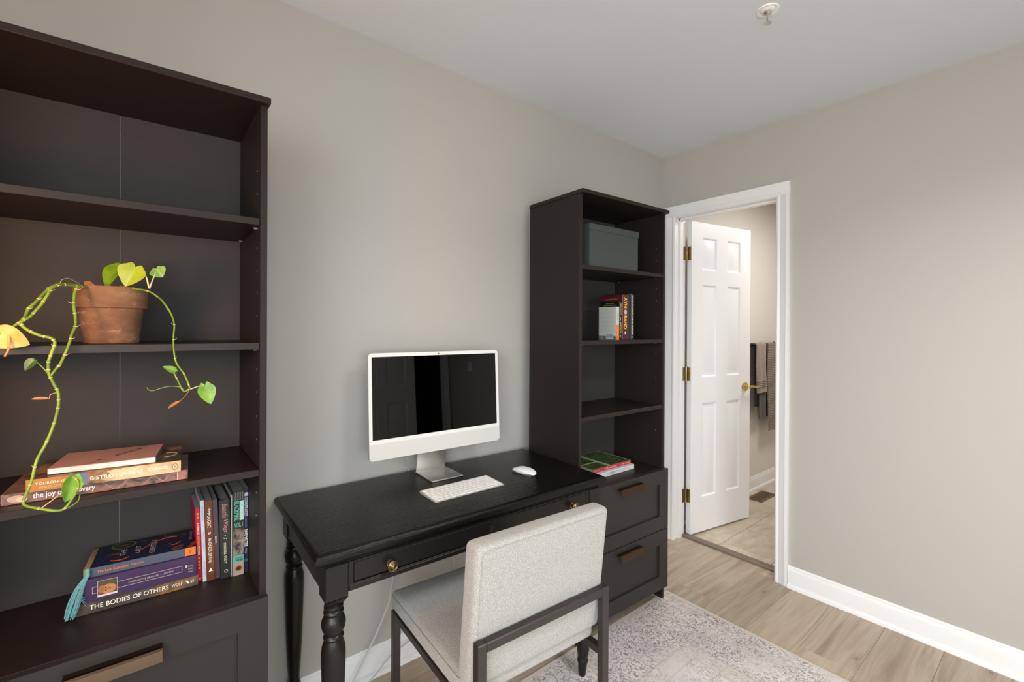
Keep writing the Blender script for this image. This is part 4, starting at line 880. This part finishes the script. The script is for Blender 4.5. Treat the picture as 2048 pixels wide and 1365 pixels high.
# tassel bookmark
ts = thing('tassel_bookmark', 'teal tassel hanging out of the purple book on the bottom shelf', 'tassel', (-2.745, -.245, .6527))
M_TEAL = plain('tassel_teal', '#6fa9ad', .7, nscale=200, namt=.2)
kp = Vector((.0215, .012, .0985))
bm = bmesh.new(); tube(bm, [(.035, .030, .090), (.028, .020, .103), kp], .0012, 6); obj('cord', bm, M_TEAL, ts, 60)
bm = bmesh.new(); lathe(bm, [(.002, .010), (.0048, .007), (.005, .002), (.0042, -.002), (.0050, -.004), (.0045, -.009)], kp, 12); obj('knot', bm, M_TEAL, ts, 40)
bm = bmesh.new(); rnd = random.Random(3)
for k in range(46):
    a = rnd.random()*2*PI; q = rnd.random()**.5
    e = Vector((-.008+.0095*math.cos(a)*q, -.004+.006*math.sin(a)*q, rnd.uniform(.006, .016)))
    st_ = kp+Vector((.003*math.cos(a)*q, .003*math.sin(a)*q, -.006)); m1 = st_.lerp(e, .35)+Vector((-.003+.003*math.cos(a), .003*math.sin(a), .004)); m2 = st_.lerp(e, .72)+Vector((-.002+.004*math.cos(a), .004*math.sin(a), .001))
    tube(bm, [st_, m1, m2, e], .0009, 5, 3)
for k in range(4): tube(bm, [kp+Vector((0, 0, -.02)), (.002, -.004, .055-.004*k), (.012, -.002, .050-.003*k), (.020, .004, .046-.008*k)], .0005, 4, 4)
th_ = obj('threads', bm, M_TEAL, ts, 60); th_['kind'] = 'stuff'
# right bookcase: books on the middle shelf
g4 = 'books on the second shelf of the right bookcase'
def tplace(r, u, v, z, rz=0, ry=0): r.matrix_world = TB @ Matrix.Translation((u, v, z)) @ Matrix.Rotation(math.radians(rz), 4, 'Z') @ Matrix.Rotation(math.radians(ry), 4, 'Y')
def back_cover(r, h, d, items):
    for (y0, y1, z0, z1, m, off) in items:
        bm = bmesh.new(); bm.faces.new([bm.verts.new(p) for p in ((-off, y1, z0), (-off, y0, z0), (-off, y0, z1), (-off, y1, z1))]); obj('printed_patch', bm, m, r, 0)
SIDE = Matrix(((0, 0, -1, 0), (-1, 0, 0, 0), (0, 1, 0, 0), (0, 0, 0, 1)))   # text facing -x, reading towards -y
def sidetext(r, s, y0, y1, z0, z1, mat, off=.0006, **k):
    bm = text_bm(s, y1-y0, z1-z0, **k); xform(bm, Matrix.Translation((-off, (y0+y1)/2, (z0+z1)/2)) @ SIDE); obj('lettering', bm, mat, r, 0)
r, c, A = book('book', 'small paperback with pale printed back cover and orange spine foot, leftmost of four', .152, .105, .0205, plain('pale_cover', '#b9bbb4', .4), M_PAGEG, False, g4, True)
tplace(r, .2645, -.300, 1.2833)
patch(r, A, .083, .1515, .0008, .0198, MC('#e2701c')); stext(r, A, 'SUN TZU', .030, .062, .0075, .0135, MC('#4a4a80')); stext(r, A, 'CLASSICS', .095, .135, .0065, .0120, MC('#f0b890'))
GR = MC('#5f625f')
back_cover(r, 0, 0, [(.001, .104, .001, .018, GR, .0002), (.016, .060, .005, .031, MC('#cfd0ca'), .0004)])
for k in range(14): back_cover(r, 0, 0, [(.018+k*.0029, .0193+k*.0029+(k % 3)*.0004, .009, .028, GR, .0006)])
for k in range(17): sidetext(r, 'the quiet rule of plans and battles won and lost'[:44-(k*7) % 9], .010+(k*7 % 9)*.001, .094, .040+k*.0062, .0428+k*.0062, MC('#6d6f6b'))
sidetext(r, 'ABC', .078, .094, .006, .012, MC('#d0d0cc'))
r, c, A = book('book', 'black paperback with yellow-green lettering, second on the shelf', .178, .115, .0225, plain('black_cover', '#121412', .35), M_PAGEG, False, g4, True)
tplace(r, .2855, -.300, 1.2833); YG = MC('#b5bb2c')
stext(r, A, 'NEW BUCKS', .010, .062, .0060, .0150, YG, bold=.01); stext(r, A, '—', .072, .090, .0095, .0110, W_); stext(r, A, 'METEOR', .098, .148, .0060, .0150, YG, bold=.01); stext(r, A, 'I', .155, .163, .0085, .0105, W_)
sidetext(r, 'AN INVITATION TO', .030, .080, .167, .171, YG); sidetext(r, 'A LETTER TO THE PRESENT DAY', .015, .095, .158, .162, YG)
r, c, A = book('book', 'thick maroon paperback with bold yellow lettering on its spine', .210, .135, .0400, plain('maroon_cover', '#4a1626', .35), M_PAGEG, False, g4, True)
tplace(r, .3085, -.300, 1.2833); YL = MC('#e8b420')
stext(r, A, 'AYN', .012, .062, .009, .031, YL, bold=.03); stext(r, A, 'RAND', .098, .160, .009, .031, YL, bold=.03); patch(r, A, .072, .090, .012, .030, MC('#b9a9c0')); stext(r, A, 'of the', .065, .096, .015, .026, MC('#e6b070'), y=-.0008)
stext(r, A, 'I', .172, .184, .016, .021, W_); patch(r, A, .0, .21, .0002, .0016, MC('#a4707a'))
sidetext(r, 'ATLAS SHRUGGED', .030, .105, .186, .193, MC('#c2702c'))
r, c, A = book('book', 'black hardcover with white lettering on its spine, rightmost on its shelf', .216, .14, .0420, plain('black_jacket', '#0c0c0c', .3), M_PAGEG, True, g4, True)
tplace(r, .3500, -.300, 1.2833)
stext(r, A, 'DAVID GOGGINS', .008, .098, .0275, .0355, W_, bold=.02); stext(r, A, 'NEVER FINISHED', .112, .192, .0275, .0355, W_, bold=.02); disc(r, A, .105, .0315, .002, .003, W_); disc(r, A, .203, .0315, .003, .002, W_); patch(r, A, .0, .216, .0185, .0215, MC('#6a6d66'))
# garden books on the ledge of the right bookcase
g5 = 'garden books at the foot of the right bookcase'
M_MAGC = tex_ramp('garden_photo', [(.30, '#16240f'), (.45, '#2f5a22'), (.55, '#3e4c2a'), (.65, '#7d8f54'), (.72, '#5a3a1c'), (.85, '#8fa8a0')], 62, .3, 6, 1.2)
r, c, A = book('gardening_book', 'white-spined paperback lying under the red-spined garden book', .287, .205, .0215, plain('white_cover', '#d9d9d6', .35), M_PAGEG, False, g5)
tplace(r, .168, -.262, .6528, 1.5); K = MC('#23252a')
stext(r, A, "CAT'S MEOWED", .090, .165, .0115, .0165, K, bold=.01); stext(r, A, 'YOUR CITY', .105, .150, .0045, .0095, K, bold=.01); stext(r, A, 'THE FOOD PLANNER', .172, .225, .0120, .0155, MC('#5d8a72')); stext(r, A, 'AND YOUR GARDEN', .170, .214, .0055, .0090, MC('#a05560')); stext(r, A, 'THE', .233, .243, .0125, .0160, MC('#5d8a72')); stext(r, A, 'STREET', .230, .252, .0065, .0095, MC('#b05a60'))
r, c, A = book('gardening_book', 'garden book with a red spine and leafy photo cover, on top of the white one', .276, .210, .0165, plain('cover_white_edge', '#d8d2bc', .3), M_PAGEG, False, g5, spine=plain('red_spine', '#b03440', .35))
tplace(r, .176, -.242, .6745, 1.0)
stext(r, A, "GAIA'S GARDEN", .082, .168, .004, .0125, MC('#f0c4b8')); stext(r, A, 'SECOND EDITION', .012, .045, .0065, .0100, MC('#f0dcd4')); stext(r, A, 'TOBY HEMENWAY', .205, .268, .0062, .0105, MC('#f6e6dc'))
def topq(x0, x1, y0, y1, m, z): bm = bmesh.new(); bm.faces.new([bm.verts.new(p) for p in ((x0, y0, z), (x1, y0, z), (x1, y1, z), (x0, y1, z))]); obj('printed_patch', bm, m, r, 0)
topq(.004, .110, .002, .075, M_MAGC, .0167); topq(.130, .272, .002, .207, M_MAGC, .0167); topq(.004, .110, .085, .207, M_MAGC, .0167)
topq(.0, .276, .0, .21, MC('#c9c39c'), .01655)
toptext(r, "GAIA'S GARDEN", .120, .105, .17, .010, MC('#6d7434'), .0169, 90)
# ------------------------------------------------------------------ plant
M_TERRA = NT('terracotta_weathered'); M_TERRA.rough(.85)
v_ = M_TERRA.coord(scale=(1, 1, 1.6)); b_ = M_TERRA.ramp(M_TERRA.noise(v_, 18, 5, .6), [(.3, '#6c4c36'), (.55, '#835d43'), (.75, '#967353')])
s_ = M_TERRA.ramp(M_TERRA.noise(v_, 34, 6, .75, .6), [(.58, '#000000'), (.70, '#ffffff')]); bw_ = M_TERRA.n('ShaderNodeRGBToBW'); M_TERRA.l(s_, bw_.inputs[0])
M_TERRA.col(M_TERRA.mix(M_TERRA.math('MULTIPLY', bw_.outputs[0], .7), b_, rgb('#cdb9a3'))); M_TERRA.bump(M_TERRA.noise(v_, 160, 3), .15, .0006)
pot = thing('potted_plant', 'trailing vine in a weathered terracotta pot on the left bookcase shelf', 'plant', (-2.680, -.27, 1.2953))
bm = bmesh.new(); lathe(bm, [(.044, 0), (.0498, .0005), (.051, .004), (.0590, .079), (.0600, .081), (.0655, .082), (.0665, .084), (.0680, .127), (.0665, .130), (.0635, .130), (.0620, .127), (.0600, .112)], (0, 0, 0), 48, cap=True)
obj('pot', bm, M_TERRA.m, pot, 40)
bm = bmesh.new(); lathe(bm, [(.061, .108), (.060, .118), (.03, .121), (.001, .120)], (0, 0, 0), 32); obj('soil', bm, plain('soil_dark', '#2c2119', .95, nscale=120, namt=.4, bump=.8, bdist=.004), pot, 40)
def vmat(name, c1, c2): return tex_ramp(name, [(.35, c1), (.65, c2)], 30, .45)
M_V1 = vmat('vine_green', '#5f7f1e', '#8ba52c'); M_V2 = vmat('vine_dark_green', '#3f5c1c', '#5d7a26'); M_V3 = vmat('petiole_pale', '#b3b354', '#d6cf8a'); M_V4 = vmat('stem_dried', '#a9793a', '#d8b070'); M_NODE = plain('node_cream', '#cdbb86', .7)
base = Vector(pot.location)
spec = {'front_branch': (.0031, M_V1, 1), 'back_branch': (.0032, M_V1, 1), 'pot_branch': (.0031, M_V1, 1), 'right_vine': (.0021, M_V1, 1), 'tendril': (.0011, M_V1, 0), 'stem_yellow': (.0024, M_V4, 0), 'petiole_dark': (.0013, M_V1, 0), 'petiole_low': (.0012, M_V4, 0), 'sheath_low': (.0014, M_V1, 0), 'petiole_right': (.0014, M_V3, 0), 'petiole_drop': (.0006, M_V4, 0), 'petiole_top': (.0018, M_V3, 0), 'petiole_tall': (.0016, M_V3, 0), 'stem_dry': (.0007, M_V4, 0), 'root_arc': (.0005, M_NODE, 0)}
rv = random.Random(5)
for k, pts in VINES.items():
    r_, mt, nd = spec[k]; P = [Vector(p)-base for p in pts]
    nm = 'vine' if nd else ('tendril' if k == 'tendril' else 'petiole')
    o = obj(nm, tube(bmesh.new(), P, r_, 8, 5, r1=r_*.75), mt, pot, 60)
    if nd:
        bm = bmesh.new(); SP = spline(P, 3); i = 2
        while i < len(SP)-2:
            d = (SP[i+1]-SP[i-1]).normalized(); q = d.to_track_quat('Z', 'Y').to_matrix().to_4x4(); q.translation = SP[i]
            t_ = bmesh.new(); rr = r_*(1-.25*i/len(SP)); lathe(t_, [(rr*.98, -.0011), (rr*1.16, -.0004), (rr*1.16, .0004), (rr*.98, .0011)], (0, 0, 0), 10)
            # a short root nub at the node
            s0 = rv.choice((-1, 1)); tube(t_, [(s0*rr*.8, 0, 0), (s0*rr*1.9, .0006, -.0012), (s0*rr*rv.uniform(2.2, 3.4), .001, -.0035)], .0007, 5, 2, r1=.0002)
            xform(t_, q); me = bpy.data.meshes.new('t'); t_.to_mesh(me); t_.free(); bm.from_mesh(me); bpy.data.meshes.remove(me)
            i += rv.choice((3, 4, 4, 5))
        obj('nodes', bm, M_NODE, o, 60)['kind'] = 'stuff'
def leafmat(name, c1, c2, tr=.35):
    m = NT(name); m.rough(.38); m.col(m.ramp(m.noise(m.coord(), 40, 3), [(.35, c1), (.65, c2)]))
    m.b.inputs['Subsurface Weight'].default_value = 0; m.b.inputs['Transmission Weight'].default_value = 0
    return m.m
LM = [leafmat('leaf_green', '#6d8f18', '#87a822'), leafmat('leaf_lime', '#8a9c14', '#a3b01c'), leafmat('leaf_mid', '#5c8a24', '#7fa83a'), leafmat('leaf_dark', '#33501a', '#46641e'), leafmat('leaf_yellow', '#d9a24a', '#e8c47c'), leafmat('leaf_dry', '#9a5f2e', '#b87a42')]
CAM = Vector((-2.63, -1.71, 1.33))
LSPEC = {'leaf_top_back': (.9, .7, .5), 'leaf_top_front': (.3, .5, .35), 'leaf_heart': (.2, .35, .1), 'leaf_right': (-.1, .25, .15), 'leaf_small': (.5, .9, .2), 'leaf_dark': (.6, .8, .3), 'leaf_low': (-.5, .6, .1), 'leaf_yellow': (.3, .25, .3), 'leaf_dry': (.6, 1.2, .1), 'leaf_dry_drop': (.4, 1.3, .3), 'leaf_dry_pot': (.3, .6, .3)}
def leaf(nm, a, b, w, ci):
    turn, fold, droop = LSPEC[nm]
    a, b = Vector(a), Vector(b); ax_ = (b-a); L = ax_.length; ax_.normalize()
    n = (CAM-(a+b)/2).normalized(); n = (n-ax_*n.dot(ax_)).normalized(); s = ax_.cross(n)
    q = Matrix.Rotation(turn, 3, ax_); n = q @ n; s = q @ s
    N = 12; bm = bmesh.new(); rows = []
    dry = ci == 5
    for i in range(N+1):
        t_ = i/N
        if dry: half = w*.5*math.sin(PI*min(1, t_*1.02+.0))**.6
        else: half = w*.5*(max(0, math.sin(PI*(t_*.93+.07)**.60)))**.8*(1 if t_ < .999 else 0)
        row = []
        for j in range(-4, 5):
            f = j/4; back = 0 if dry else -.17*L*max(0, 1-t_*3)*math.sin(PI*min(1, abs(f)*1.05))
            hw = half
            p = a+ax_*(t_*L+back)+s*(f*hw*math.cos(fold*.5*abs(f)))+n*(-abs(f)*hw*math.sin(fold)*.6*(-1 if dry else -1) - droop*L*.35*t_*t_)
            row.append(bm.verts.new(p-base))
        rows.append(row)
    for A_, B_ in zip(rows, rows[1:]):
        for j in range(8): bm.faces.new((A_[j], A_[j+1], B_[j+1], B_[j]))
    bmesh.ops.remove_doubles(bm, verts=bm.verts, dist=1e-5)
    bmesh.ops.recalc_face_normals(bm, faces=bm.faces); bmesh.ops.solidify(bm, geom=bm.faces[:], thickness=.0004)
    o = obj('leaf', bm, LM[ci], pot, 80)
    if ci in (1, 4, 3, 5): o['label'] = {1: 'lime green leaf', 4: 'yellowed leaf', 3: 'dark green leaf', 5: 'dried brown leaf'}[ci]
for k, (a, b, w, ci) in LEAVES.items(): leaf(k, a, b, w, ci)
